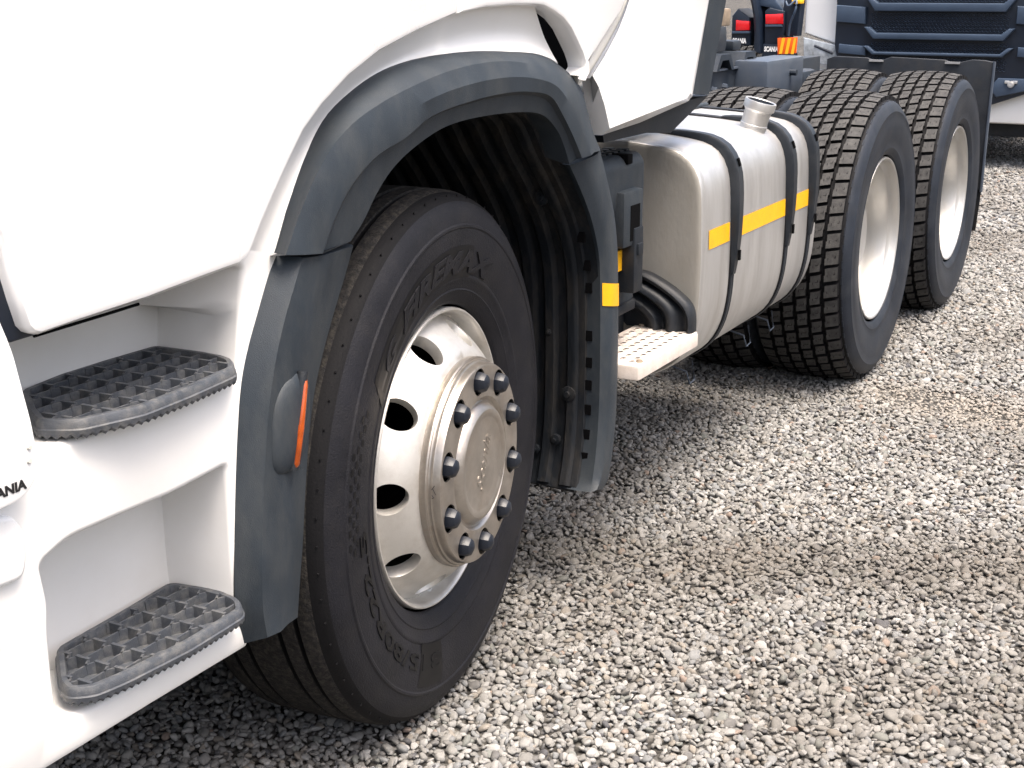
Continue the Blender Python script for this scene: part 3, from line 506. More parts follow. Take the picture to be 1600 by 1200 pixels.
# bolts, clips and hem strip on the liner
cyl = lambda r: revolve([(0.0001, -0.012), (r*0.5, -0.012), (r*0.55, -0.006), (r*1.3, -0.004), (r*1.4, 0.004)], 12)
for (y, z, r) in ((0.04, 0.955, 0.013), (0.022, 0.475, 0.014), (0.05, 0.36, 0.010), (0.10, 0.33, 0.008), (0.075, 0.62, 0.006)):
    p = path[min(range(45, 90), key=lambda i: abs(path[i][2]-z))]
    obj('liner_bolt', xf(cyl(r), Matrix.Translation((p[0]-0.012, y, z)) @ Matrix.Rotation(-math.pi/2, 4, 'Z')), 'liner', truck)
for z in (0.86, 0.79, 0.735, 0.62, 0.555, 0.50, 0.44, 0.38, 0.325):
    p = path[min(range(45, 90), key=lambda i: abs(path[i][2]-z))]
    obj('liner_slot', box(p[0]-0.0045, p[0]+0.002, -0.034, -0.016, z-0.012, z+0.012), 'black', truck)
obj('liner_hem', loft([[(0.622, -0.01, 0.30), (0.622, 0.10, 0.305), (0.622, 0.35, 0.30)], [(0.595, -0.012, 0.245), (0.595, 0.10, 0.250), (0.595, 0.35, 0.245)], [(0.600, -0.012, 0.240), (0.600, 0.10, 0.245), (0.60, 0.35, 0.24)]], 12), 'liner', truck)

# step well: skin with two openings and their recesses
def ring_round(P, r=0.012): return corner_round(P, r, 3)
skin_o = XZ('skin'); r1 = XZ('rec1'); r1 = [r1[0], (-0.648, 0.946), (-0.659, 0.87), (-0.664, 0.840), (-0.78, 0.832), (-0.90, 0.830), (-1.02, 0.830), (-1.10, 0.832), (-1.115, 0.90)]+r1[9:]
r2 = XZ('rec2'); r2 = [(-0.702, 0.723), (-0.700, 0.642), (-0.699, 0.544), (-0.696, 0.474)]+[(-0.692, 0.436), (-0.80, 0.438), (-0.93, 0.444), (-1.02, 0.448), (-1.07, 0.455), (-1.092, 0.472), (-1.094, 0.52), (-1.094, 0.60)]+r2[11:]
h1 = ring_round(r1, 0.02); h2 = ring_round(r2, 0.02)
tv, tf = tri_fill([skin_o, h1, h2])
v = [(a, -0.05, b) for a, b in tv]; f = [list(q) for q in tf]
def add_rows(rows, closed=True):
    global v, f
    gv, gf = grid(rows, closed_u=closed); b = len(v); v += gv; f += [[i+b for i in q] for q in gf]
def recess(P, fn_back, y_back, fillet=0.010):
    rows = [[(a, -0.05, b) for a, b in P]]
    for u in (0.3, 0.7, 1.0):
        ang = u*math.pi/2; q = inset(P, fillet*math.sin(ang)); rows.append([(a, -0.05+fillet*(1-math.cos(ang)), b) for a, b in q])
    last = rows[-1]
    for u in (0.25, 0.5, 0.75, 1.0):
        rows.append([fn_back(p, u, y_back) for p in last])
    add_rows(rows)
    tv, tf = tri_fill([[(p[0], p[2]) for p in rows[-1]]])
    global v, f
    b = len(v); v += [(a, y_back, c) for a, c in tv]; f += [[i+b for i in q] for q in tf]
def back1(p, u, yb):
    x, y, z = p
    return (x+(min(x+(0.012 if x > -0.69 and z < 0.93 else 0), -0.650 if z < 0.93 else -0.70)-x)*u, y+(yb-y)*u, z+(0.004*u if z > 0.95 else 0))
def back2(p, u, yb):
    x, y, z = p
    return (x+(min(x, -0.700)-x)*u, y+(yb-y)*u, z)
recess(h1, back1, 0.12); recess(h2, back2, 0.085)
# bottom of the skirt rolls under
bot = [p for p in skin_o if p[1] < 0.45]; bot.sort()
add_rows([[(a, -0.05, b) for a, b in bot], [(a, -0.046, b-0.008) for a, b in bot], [(a, -0.035, b-0.012) for a, b in bot], [(a, 0.10, b-0.012) for a, b in bot]], False)
well = obj('step_housing', (v, f), 'white_low', truck, 35)
MB().add(box(-1.45, -0.60, 0.135, 0.17, 0.42, 1.3)).add(box(-1.45, -0.66, 0.10, 0.9, 0.405, 0.43)).obj('housing_shell', 'black', truck)
# lip that carries the door sill
obj('door_sill', tube([(-1.06, -0.045, 0.988), (-0.93, -0.045, 0.9905), (-0.87, -0.045, 0.992)], 0.0022, 6), 'black', truck)

# steps with honeycomb tread
def clip_seg(a, b, poly):
    def inside(p):
        c = False; n = len(poly)
        for i in range(n):
            x1, y1 = poly[i]; x2, y2 = poly[(i+1) % n]
            if (y1 > p[1]) != (y2 > p[1]) and p[0] < (x2-x1)*(p[1]-y1)/(y2-y1)+x1: c = not c
        return c
    ia, ib = inside(a), inside(b)
    if not ia and not ib: return None
    if ia and ib: return a, b
    if ib: a, b = b, a
    lo, hi = 0.0, 1.0
    for _ in range(12):
        m = (lo+hi)/2
        if inside((a[0]+(b[0]-a[0])*m, a[1]+(b[1]-a[1])*m)): lo = m
        else: hi = m
    return a, (a[0]+(b[0]-a[0])*lo, a[1]+(b[1]-a[1])*lo)
def bar(a, b, z0, z1, w, tw):
    d = np.array(b)-np.array(a); L_ = np.linalg.norm(d)
    if L_ < 0.002: return None
    d /= L_; n = np.array([-d[1], d[0]]); a = np.array(a)-d*w*0.3; b = np.array(b)+d*w*0.3; v = []
    for p in (a, b):
        for s, z, ww in ((-1, z0, w), (-1, z1, tw), (1, z1, tw), (1, z0, w)): q = p+n*s*ww/2; v.append((q[0], q[1], z))
    return v, [[0, 1, 5, 4], [1, 2, 6, 5], [2, 3, 7, 6], [0, 3, 2, 1], [4, 5, 6, 7]]
def make_step(key, zt, name='step'):
    P = corner_round([(p[0]-(0.006 if key == 'step1' else 0.002), p[1]) for p in T[key]], 0.012, 2)
    P = [tuple(p) for p in cr([(a, b, 0) for a, b in P], 150, True)[:, :2]]
    n = len(P); th = 0.025; v = []; f = []
    def ringz(q, z, wob=False):
        Q = inset(P, q); return [(a, b, z-(0.0022*(1 if (i//1) % 2 else -1) if wob else 0)) for i, (a, b) in enumerate(Q)]
    rows = [ringz(0.004, zt-th, True), ringz(0.0, zt-th+0.004, True), ringz(-0.001, zt-th*0.55), ringz(0.001, zt-0.012), ringz(0.002, zt-0.004), ringz(0.005, zt), ringz(0.012, zt), ringz(0.0135, zt-0.004), ringz(0.0145, zt-0.017)]
    gv, gf = grid(rows, closed_u=True); v += gv; f += gf
    tv, tf = tri_fill([[(p[0], p[1]) for p in rows[-1]]]); b = len(v); v += [(a, c, zt-0.017) for a, c in tv]; f += [[i+b for i in q] for q in tf]
    tv, tf = tri_fill([[(p[0], p[1]) for p in rows[0]]]); b = len(v); v += [(a, c, zt-th+0.001) for a, c in tv]; f += [[i+b for i in q] for q in tf]
    st = obj(name, (v, f), 'step', truck, 40)
    inner = [tuple(p) for p in inset(P, 0.0135)]
    mb = MB(); xs = [p[0] for p in P]; ys = [p[1] for p in P]; x0, y0 = min(xs)+0.028, min(ys)+0.012
    SY, LX, BW, KX = 0.036, 0.052, 0.0105, 0.014
    for i in range(-1, 9):
        X = x0+i*LX
        for j in range(-2, 8):
            y = y0+j*SY+(SY/2 if i % 2 else 0)
            for a, b_, h, w, tw in (((X, y-BW), (X, y+BW), 0.0016, 0.0075, 0.0058), ((X, y+BW), (X-KX, y+SY/2), 0.0, 0.006, 0.0035), ((X, y-BW), (X-KX, y-SY/2), 0.0, 0.006, 0.0035), ((X-KX, y+SY/2), (X-LX, y+SY/2), -0.001, 0.006, 0.0030)):
                c = clip_seg(a, b_, inner)
                if c:
                    q = bar(c[0], c[1], zt-0.017, zt-0.001+h, w, tw)
                    if q: mb.add(q)
    g_ = mb.obj('tread_grid', 'step', st, 40, True); g_['kind'] = 'stuff'
    return st
make_step('step1', 0.87); make_step('step2', 0.50)

# front corner panel, side bumper and dark gap strip at the cab corner
corner = obj('corner_panel', panel(corner_round(XZ('corner'), 0.02), FY(-0.088), 0.035, 0.006), 'white', truck, 30)
obj('edge_gap_line', tube([(p[0]+0.0015, -0.062, p[1]) for p in corner_round(XZ('corner'), 0.02)[6:-8]], 0.0028, 6), 'chassis_lt', corner, 60)  # grey tube added to draw the dark gap along the panel edge
tvv, tff = text_mesh('SCANIA', 0.017, 0.0007)
w_ = max(p[0] for p in tvv)
obj('lettering', thick([(x-w_, y) for x, y in tvv], tff, lambda x, y, h: (-1.1335+x*1.15, -0.0883-h, 0.8185+y), 0.0006), 'black_ink', corner, None)
for z in (0.851, 0.868): obj('screw', xf(revolve([(0.0, -0.0025), (0.003, -0.0025), (0.0045, 0.0)], 12), Matrix.Translation((-1.124-0.002*(z < 0.86), -0.088, z-0.0))), 'white_under', corner)
obj('side_bumper', panel(corner_round(XZ('bump'), 0.03), FY(-0.062), 0.015, 0.008), 'white', truck, 50)
MB().add(revolve([(0.034, -0.056), (0.030, -0.0535), (0.027, -0.050), (0.026, -0.0515)], 24)).add(revolve([(0.026, -0.0515), (0.0, -0.0512)], 24), 1).obj('bumper_hole', ['white_under', 'black'], truck, 50)
bpy.data.objects['bumper_hole'].location = (-1.206, -0.001, 0.612)
obj('corner_gap_strip', panel(XZ('gapL'), FY(-0.054), 0.03, 0.004), 'navy', truck)

# side fairing behind the cab
fz = T['fair']; face = [(p[0], p[2]) for p in fz]
face = [(0.965, 2.3), (0.90, 1.75)]+face+[(1.52, 2.3)]
ow = T['fairO']; outer = [(0.985, -0.035, 2.3), (0.925, -0.035, 1.75)]+ow+[(1.60, -0.035, 2.3)]
tv, tf = tri_fill([face]); v = [(a, -0.06, b) for a, b in tv]; f = list(tf); n = len(face); b0 = len(v)
v += [(a, -0.06, b) for a, b in face]+[tuple(p) for p in outer]+[(p[0], p[1]+0.02, p[2]) for p in outer]
for k in range(n):
    l = (k+1) % n
    f.append([b0+k, b0+l, b0+n+l, b0+n+k]); f.append([b0+n+k, b0+n+l, b0+2*n+l, b0+2*n+k])
fair = obj('side_fairing', (v, f), 'white', truck, 20)
u = [(p[0], p[1], p[2]) for p in T['under']]
obj('fairing_skirt', ([(*p,) for p in u]+[(p[0]+0.02, p[1]+0.10, p[2]-0.004) for p in u], [[0, 1, 2, 3, 4, 5]]+[[i, (i+1) % 6, 6+(i+1) % 6, 6+i] for i in range(6)]), 'plastic_dk', fair)
rb = T['rub']; rb = [(1.62, -0.03, 2.3)]+[tuple(p) for p in rb]+[(1.76, -0.03, 2.3)]
obj('fairing_edge', MB().add((rb+[(p[0], p[1]+0.05, p[2]) for p in rb], [[0, 1, 2, 3, 4, 5]]+[[i, (i+1) % 6, 6+(i+1) % 6, 6+i] for i in range(6)])).v and (rb+[(p[0], p[1]+0.05, p[2]) for p in rb], [[0, 1, 2, 3, 4, 5]]+[[i, (i+1) % 6, 6+(i+1) % 6, 6+i] for i in range(6)]), 'plastic', fair)

# cab bulk behind the skins (keeps light out of the wheel house)
MB().add(box(-1.5, 0.42, 0.15, 2.2, 1.22, 2.3)).add(box(-0.72, 0.70, 0.60, 1.6, 0.45, 1.25)).obj('cab_floor', 'plastic_dk', truck)
MB().add(bbox(-1.62, -1.46, -0.02, 2.26, 0.22, 1.2, 0.02)).obj('nose_bumper', 'white', truck)  # out of view, added to keep light from under the cab
# pipe and blocks standing in for bright bits seen through the gap
MB().add(tube([(0.80, 0.15, 1.168), (1.6, 0.15, 1.168)], 0.016, 14)).obj('pale_pipe', 'white_under', truck, 60)
MB().add(bbox(0.90, 1.2, 0.13, 0.18, 1.105, 1.142, 0.008)).obj('tan_block', 'tan', truck)
MB().add(bbox(0.80, 1.5, 0.13, 0.20, 1.055, 1.098, 0.01)).obj('pale_block', 'white_under', truck)

# ------------------------------------------------------------------ wheels
def polar_text(body, size, rad, ang, y_of, h, bold=0.0, spread=1.0, shear=0.0, sweep=None):
    tv, tf = text_mesh(body, size, bold, 2, shear)
    if sweep: spread = math.radians(sweep)*rad/(max(p[0] for p in tv)-min(p[0] for p in tv))
    def fn(x, y, hh):
        r = rad+y; t = math.radians(ang)-x*spread/rad
        return (r*math.cos(t), y_of(r)-hh, r*math.sin(t))
    return thick(tv, tf, fn, h)

SIDE = [(0.303, 0.004), (0.306, -0.003), (0.313, -0.009), (0.325, -0.014), (0.333, -0.0185), (0.336, -0.0175), (0.352, -0.0225), (0.356, -0.0245), (0.361, -0.0245), (0.363, -0.0235), (0.385, -0.0285), (0.41, -0.031), (0.435, -0.0315), (0.452, -0.0305), (0.455, -0.0322), (0.459, -0.0318), (0.462, -0.029), (0.478, -0.0255), (0.492, -0.020), (0.503, -0.0125)]
SR = np.array(SIDE)
def y_side(r): return float(np.interp(r, SR[:, 0], SR[:, 1]))

def steer_tyre():
    half = SIDE+[(0.5105, -0.006), (0.516, 0.003), (0.5195, 0.012)]
    tread = []
    g = [0.048, 0.0855, 0.1235, 0.1615, 0.199]
    def rc_(y): return 0.527-0.0045*((y-0.1235)/0.115)**2
    pts = [(rc_(0.022), 0.022)]
    for c in g[0:1]+g[1:2]+g[3:4]+g[4:5]:
        pts += [(rc_(c)-0.0, c-0.0065), (rc_(c)-0.004, c-0.0058), (rc_(c)-0.013, c-0.004), (rc_(c)-0.013, c+0.004), (rc_(c)-0.004, c+0.0058), (rc_(c), c+0.0065)]
    pts.append((rc_(0.225), 0.225))
    other = [(r, 0.247-y) for r, y in half[::-1]]
    prof = half+pts+other
    v, f = revolve(prof, 160)
    mi = []; npf = len(prof)
    for i in range(160):
        for k in range(npf-1):
            r, y = (np.array(prof[k])+np.array(prof[k+1]))/2
            if k >= len(half)-4 and k < len(half)+len(pts)+2:
                mi.append(2 if r < rc_(min(max(y, .02), .22))-0.004 else 1)
            else: mi.append(0)
    mb = MB(); mb.v = [tuple(p) for p in v]; mb.f = f; mb.mi = mi
    # shoulder nicks
    for i in range(66):
        t = 2*math.pi*i/66
        for (r, y, s, w) in ((0.5115, -0.0045, 0.004, 0.0013),):
            a = Vector((r*math.cos(t), y, r*math.sin(t))); m_ = Matrix.Translation(a) @ Matrix.Rotation(-t, 4, 'Y')
            mb.add(xf(box(-s, s, -0.0012, 0.001, -w, w), m_), 2)
    o = mb.obj('tyre', ['rubber', 'rubber_lt', 'rubber_dk'], None, 30)
    return o

def sector_holes(P, n, s0, hw_s, hw_a, wall, phase=0.0, q=32, rings=4, ecc=1.0):
    """surface of revolution given by P(s)->(r, y), s in 0..1, with n oval holes centred at s0; hw_s / hw_a: half sizes in s and radians"""
    v = []; f = []; sa = 2*math.pi/n
    for k in range(n):
        c = phase+k*sa; b = len(v)
        ring0 = [(s0+hw_s*math.sin(t), hw_a*math.cos(t)) for t in [2*math.pi*i/q+math.pi/4 for i in range(q)]]
        sq = []
        for i in range(q):
            e = i/q*4; side = int(e); u = e-side
            if side == 0: sq.append((1.0, sa/2*(1-2*u)))
            elif side == 1: sq.append((1.0-u, -sa/2))
            elif side == 2: sq.append((0.0, -sa/2+sa*u))
            else: sq.append((u, sa/2))
        for j in range(rings+1):
            w = (j/rings)**1.3
            for i in range(q):
                s = ring0[i][0]*(1-w)+sq[i][0]*w; a = ring0[i][1]*(1-w)+sq[i][1]*w
                r, y = P(s); v.append((r*math.cos(c+a), y, r*math.sin(c+a)))
        for j in range(rings):
            for i in range(q):
                l = (i+1) % q; f.append([b+j*q+i, b+j*q+l, b+(j+1)*q+l, b+(j+1)*q+i])
        # wall of the hole
        e = 1e-3; r0, y0 = P(s0-e); r1, y1 = P(s0+e); tn = np.array([r1-r0, y1-y0]); tn /= np.linalg.norm(tn); nn = np.array([tn[1], -tn[0]])
        if nn[1] < 0: nn = -nn
        b2 = len(v)
        for d in (0.0015, wall):
            for i in range(q):
                s, a = ring0[i]; fac = 0.985
                s = s0+(s-s0)*fac; a = a*fac; r, y = P(s); r += nn[0]*d; y += nn[1]*d; v.append((r*math.cos(c+a), y, r*math.sin(c+a)))
        for i in range(q):
            l = (i+1) % q; f.append([b+i, b2+i, b2+l, b+l]); f.append([b2+i, b2+q+i, b2+q+l, b2+l])
    return v, f

def lin(pts):
    A = np.array(pts, float); d = np.r_[0, np.cumsum(np.linalg.norm(np.diff(A, axis=0), axis=1))]; d /= d[-1]
    return lambda s: (float(np.interp(s, d, A[:, 0])), float(np.interp(s, d, A[:, 1])))

def rounded_profile(pts, n=30):
    c = cr([(a, b, 0) for a, b in pts], n); return [(p[0], p[1]) for p in c]

def front_rim():
    mb = MB()
    mb.add(revolve([(0.300, 0.03), (0.3015, 0.006), (0.3005, -0.001), (0.2985, -0.0045), (0.2955, -0.0045), (0.2925, -0.001), (0.2905, 0.006), (0.289, 0.016), (0.2875, 0.024), (0.284, 0.030)], 128))
    cone = rounded_profile([(0.284, 0.030), (0.276, 0.022), (0.262, 0.002), (0.246, -0.018), (0.230, -0.034), (0.218, -0.043), (0.208, -0.047)], 24)
    mb.add(sector_holes(lin(cone), 10, 0.46, 0.345, 0.120, 0.026, 0.0))
    mb.add(revolve([(0.208, -0.047), (0.203, -0.046), (0.200, -0.043)], 128))
    return mb.obj('rim', 'rim', None, 30, True)

def barrel():
    return revolve([(0.283, 0.03), (0.262, 0.07), (0.258, 0.15), (0.27, 0.24), (0.0, 0.24)], 48)

def hub_cover():
    mb = MB()
    mb.add(revolve([(0.206, -0.036), (0.2075, -0.050), (0.2085, -0.060), (0.2070, -0.063), (0.2040, -0.0635), (0.2030, -0.066), (0.2030, -0.069), (0.1995, -0.0705), (0.1985, -0.0735), (0.1982, -0.082), (0.1965, -0.0855), (0.1935, -0.0865)], 128))
    face = lin([(0.1935, -0.0865), (0.190, -0.0868), (0.170, -0.0868), (0.150, -0.0868), (0.1395, -0.0868)])
    mb.add(sector_holes(face, 10, 0.485, 0.495, 0.168, 0.004, math.radians(57-36*9)))
    mb.add(revolve([(0.1395, -0.0868), (0.1330, -0.0862), (0.1300, -0.083), (0.1275, -0.079), (0.1245, -0.0775), (0.1215, -0.079), (0.118, -0.085), (0.113, -0.0915), (0.1075, -0.0945), (0.100, -0.0945), (0.095, -0.0925), (0.092, -0.0915), (0.05, -0.0925), (0.0001, -0.093)], 128))
    mb.add(revolve([(0.196, -0.056), (0.01, -0.056)], 48), 1)  # black disc paints the shade behind the nut pockets
    return mb.obj('hub_cover', ['rim_polish', 'black'], None, 28, True)

def nut_cap():
    pr = [(0.0210, 0.034), (0.0210, 0.016), (0.0208, 0.0145), (0.0206, -0.004), (0.0200, -0.010), (0.0160, -0.0175), (0.0085, -0.0215), (0.0001, -0.0225)]
    v, f = [], []
    rows = []
    for t in [2*math.pi*i/24 for i in range(24)]:
        hexr = math.cos(math.pi/6)/math.cos(((t+math.pi/6) % (math.pi/3))-math.pi/6)
        rows.append([((r*(1 if y > 0.015 else (0.55+0.45*1)*((hexr*1.05) if 0.0 <= y < 0.016 else 1+(hexr-1)*0.6)))*math.cos(t), y, r*(1 if y > 0.015 else ((hexr*1.05) if 0.0 <= y < 0.016 else 1+(hexr-1)*0.6))*math.sin(t)) for r, y in pr])
    return grid(rows, closed_v=True)

STEER = 0.1161
wheel = empty('wheel', (0, 0, 0.505), truck, (0, 0, STEER))
wheel['label'] = 'front wheel with polished rim, silver hub cover and ten dark nut caps'
tyre = steer_tyre(); tyre.parent = wheel; tyre.scale = (1.009, 1, 1.009); tyre.rotation_euler = (0, 0.3, 0)
mb = MB()
ys = lambda r: y_side(r/1.009)-0.0002
# dark sunk band behind the maker's name, from the emblem onward
band = lambda r0, r1, a0, a1, h=0.0008: grid([[(r*math.cos(math.radians(a)), ys(r)-h, r*math.sin(math.radians(a))) for a in np.linspace(a0, a1, 60)] for r in np.linspace(r0, r1, 6)])
mb.add(band(0.362, 0.424, 144, 76)); mb.add(grid([[(rr*math.cos(math.radians(a)), ys(rr)-0.0008, rr*math.sin(math.radians(a))) for a in (144+(0.424-rr)*60, 144)] for rr in np.linspace(0.362, 0.424, 4)]))
mb.add(band(0.364, 0.447, -101, -116))
for (rr_, aa) in ((0.4235, 100),): pass
for row, r0 in enumerate((0.418, 0.431, 0.444)):
    for k in range(10):
        a = 151+k*3.4+(1.7 if row == 1 else 0)
        if k % 1 == 0 and not (row == 2 and k < 3): mb.add(band(r0, r0+0.0085, a, a+1.5, 0.0006))
mb.obj('sidewall_marking', 'rubber_txt', wheel, None)['kind'] = 'stuff'
obj('maker_name', polar_text('FIREMAX', 0.058, 0.372, 95, lambda r: ys(r)-0.0008, 0.0022, 0.0022, 1.02, 0.22, 64), 'rubber', wheel, None)
obj('size_marking', polar_text('315/80R22.5', 0.043, 0.385, -141, ys, 0.0018, 0.0008, 1.12, 0, 76), 'rubber_txt', wheel, None)
# pale G shaped emblem
mb = MB(); mb.add(polar_text('G', 0.058, 0.370, 135.5, lambda r: ys(r)-0.0010, 0.0012, 0.0016, 1.35, 0.25))
mb.obj('sidewall_emblem', 'rubber', wheel, None)
rim = front_rim(); rim.parent = wheel
MB().add(barrel()).obj('rim_barrel', 'black', wheel, 30, True)
hub = hub_cover(); hub.parent = wheel
tv, tf = text_mesh('Scania', 0.046, 0.0006, 3, 0.35)
el = 0.012
obj('hub_script', thick([(x, y-el) for x, y in tv], tf, lambda x, y, h: (x*math.cos(1.15)-y*math.sin(1.15), -0.0928-h, x*math.sin(1.15)+y*math.cos(1.15)), 0.0007), 'rim_polish', wheel, None)
mb = MB()   # grease pencil scrawl on the hub edge
for a, b_ in (((0.0, 0.0), (0.006, 0.012)), ((0.006, 0.012), (0.002, 0.018)), ((0.002, 0.018), (0.012, 0.004)), ((0.012, 0.004), (0.004, -0.006)), ((0.004, -0.006), (0.016, -0.010)), ((0.016, -0.010), (0.018, -0.012))):
    mb.add(tube([(-0.2, a[0]-0.078, a[1]), (-0.2, b_[0]-0.078, b_[1])], 0.0006, 4))
mb.obj('pencil_mark', 'black_ink', wheel, None)
nm = obj('wheel_nut', nut_cap(), 'nut', wheel, 30)
for k in range(10):
    a = math.radians(57-36*k); o = nm if k == 0 else nm.copy()
    if k: C.objects.link(o); o.parent = wheel
    o.location = (0.1675*math.cos(a), -0.085, 0.1675*math.sin(a))
for k in range(8):   # balance clips and nicks at the rim edge
    pass

def drive_tyre():
    R0 = 0.528; yc = 0.155; hw = 0.146
    side = [(0.303, 0.004), (0.306, -0.004), (0.318, -0.012), (0.330, -0.016), (0.334, -0.015), (0.36, -0.021), (0.40, -0.026), (0.43, -0.027), (0.455, -0.0245), (0.458, -0.0255), (0.462, -0.0235), (0.478, -0.0175), (0.488, -0.010), (0.495, -0.002)]
    prof = side+[(0.500, 0.010), (0.506, 0.030), (0.510, yc), (0.506, 2*yc-0.03), (0.500, 2*yc-0.01)]+[(r, 2*yc-y) for r, y in side[::-1]]
    v, f = revolve(prof, 120); npf = len(prof); mb = MB(); mb.v = [tuple(p) for p in v]; mb.f = f
    mb.mi = [(1 if len(side)-1 <= k < npf-len(side) else 0) for i in range(120) for k in range(npf-1)]
    rnd_ = random.Random(5)
    NB = 56; rows = 6; wr = 2*hw/rows; pa = 2*math.pi/NB
    for j in range(rows):
        y0 = yc-hw+j*wr; y1 = y0+wr; gap = 0.0048
        off = (0.0, 0.48, 0.0, 0.52, 0.04, 0.55)[j]*pa
        for k in range(NB):
            a0 = k*pa+off+0.0045/R0; a1 = (k+1)*pa+off-0.0065/R0; skew = (0.0085 if j % 2 else 0.0085)/R0
            ya, yb = y0+gap, y1-gap
            if j == 0: ya = y0-0.003
            if j == rows-1: yb = y1+0.003
            zig = 0.006
            # outline with a small jog, as the blocks interlock
            am = (a0+a1)/2; j1 = rnd_.uniform(-0.0012, 0.0008); a0 += rnd_.uniform(-1, 1)*0.0012/R0; a1 += rnd_.uniform(-1, 1)*0.0012/R0
            o2 = [(a0, ya), (am, ya), (am, ya+(zig if j not in (0,) else 0)*0.55), (a1, ya+(zig if j not in (0,) else 0)*0.55), (a1+skew, yb), (am+skew, yb), (am+skew, yb-(zig if j != rows-1 else 0)*0.55), (a0+skew, yb-(zig if j != rows-1 else 0)*0.55)]
            # order the outline properly
            o2 = [(a0, ya), (am, ya), (am, ya+zig*0.5*(j > 0)), (a1, ya+zig*0.5*(j > 0)), (a1+skew, yb), (am+skew, yb), (am+skew, yb-zig*0.5*(j < rows-1)), (a0+skew, yb-zig*0.5*(j < rows-1))]
            V = []
            for lvl, ins in ((0, 0), (1, 0)):
                for a, y in o2:
                    cy = (ya+yb)/2; ca = (a0+a1)/2+skew/2
                    if lvl: a = ca+(a-ca)*0.975; y = cy+(y-cy)*0.96
                    rt = R0-0.013*abs((y-yc)/hw)**2.5+j1
                    r = rt if lvl else 0.495
                    V.append((r*math.cos(a), y, r*math.sin(a)))
            n = 8; F_ = [[i, (i+1) % n, n+(i+1) % n, n+i] for i in range(n)]+[[n+i for i in range(n)]]
            b = len(mb.v); mb.v += V; mb.f += [[q+b for q in ff] for ff in F_]; mb.mi += [1]*n+[2]  # tops paler, sides near black: light from above put into the colour
            # sipe: thin dark cut across each block
            ss = []
            sa = (a0+a1)/2+skew/2
            pts = [(sa-0.3*pa*0.5, ya+0.010), (sa-0.02*pa, ya+0.010+0.0*0.006), (sa+0.02*pa, yb-0.012), (sa+0.32*pa*0.5, yb-0.012)]
            for (p, q) in zip(pts, pts[1:]):
                d = np.array([(q[0]-p[0])*R0, q[1]-p[1]]); d /= max(np.linalg.norm(d), 1e-9); nn = np.array([-d[1]/R0, d[0]])*0.0009
                rt = R0-0.013*abs((p[1]-yc)/hw)**2.5+j1+0.0006
                Q = [(p[0]+nn[0], p[1]+nn[1]), (p[0]-nn[0], p[1]-nn[1]), (q[0]-nn[0], q[1]-nn[1]), (q[0]+nn[0], q[1]+nn[1])]
                b = len(mb.v); mb.v += [(rt*math.cos(a), y, rt*math.sin(a)) for a, y in Q]; mb.f.append([b, b+1, b+2, b+3]); mb.mi.append(1)
        # buttress nicks at the outer shoulder
    for k in range(NB):
        for s_, yb in ((0, 0.0), (1, 2*yc)):
            a = k*pa+(0.25 if s_ else 0)*pa; r = 0.492
            a_ = Vector((r*math.cos(a), (0.000 if not s_ else 2*yc-0.0), r*math.sin(a))); m_ = Matrix.Translation(a_) @ Matrix.Rotation(-a, 4, 'Y')
            mb.add(xf(box(-0.010, 0.004, -0.004, 0.004, -0.013, 0.013), m_), 0)
    return mb.obj('tyre', ['rubber_side', 'rubber_dk', 'rubber_tread'], None, 30)

def rear_rim():
    mb = MB()
    mb.add(revolve([(0.300, 0.03), (0.3015, 0.006), (0.3005, -0.001), (0.2985, -0.0045), (0.2950, -0.0045), (0.2905, -0.001), (0.2885, 0.006), (0.2865, 0.018), (0.283, 0.024), (0.270, 0.033), (0.266, 0.045), (0.263, 0.10), (0.258, 0.150), (0.245, 0.172), (0.225, 0.180)], 128))
    mb.add(sector_holes(lin([(0.225, 0.180), (0.20, 0.178), (0.150, 0.172)]), 10, 0.45, 0.28, 0.10, 0.02))
    mb.add(revolve([(0.150, 0.172), (0.142, 0.15), (0.138, 0.09), (0.12, 0.075), (0.001, 0.07)], 64))
    return mb.obj('rim', 'rim_rear', None, 30, True)
def outer_nuts(par):
    return
dt = drive_tyre(); dr = rear_rim(); dt.scale = (1.017, 1, 1.017)
AXX = (2.955, 4.305); first = True; ZR = 0.5025
def put(src, parent, rot=(0, 0, 0)):
    global C
    o = src.copy(); C.objects.link(o); o.parent = parent; o.rotation_euler = rot; return o
YC = 1.12
for ai, ax_ in enumerate(AXX):
    for (yy, rz) in ((-0.134, 0), (0.53, math.pi), (2*YC+0.134, math.pi), (2*YC-0.53, 0)):
        w = empty('wheel', (ax_, yy, ZR), truck, (0, 0, rz))
        if first: dt.parent = w; dr.parent = w; dt.rotation_euler = (0, 0.31, 0); first = False
        else: put(dt, w, (0, 0.31+0.7*ai+0.013*(1 if rz else 0), 0)); put(dr, w)
# front wheel on the far side
w = empty('wheel', (0, 2*YC, 0.505), truck, (0, 0, math.pi+STEER)); put(tyre, w); put(rim, w); put(hub, w)

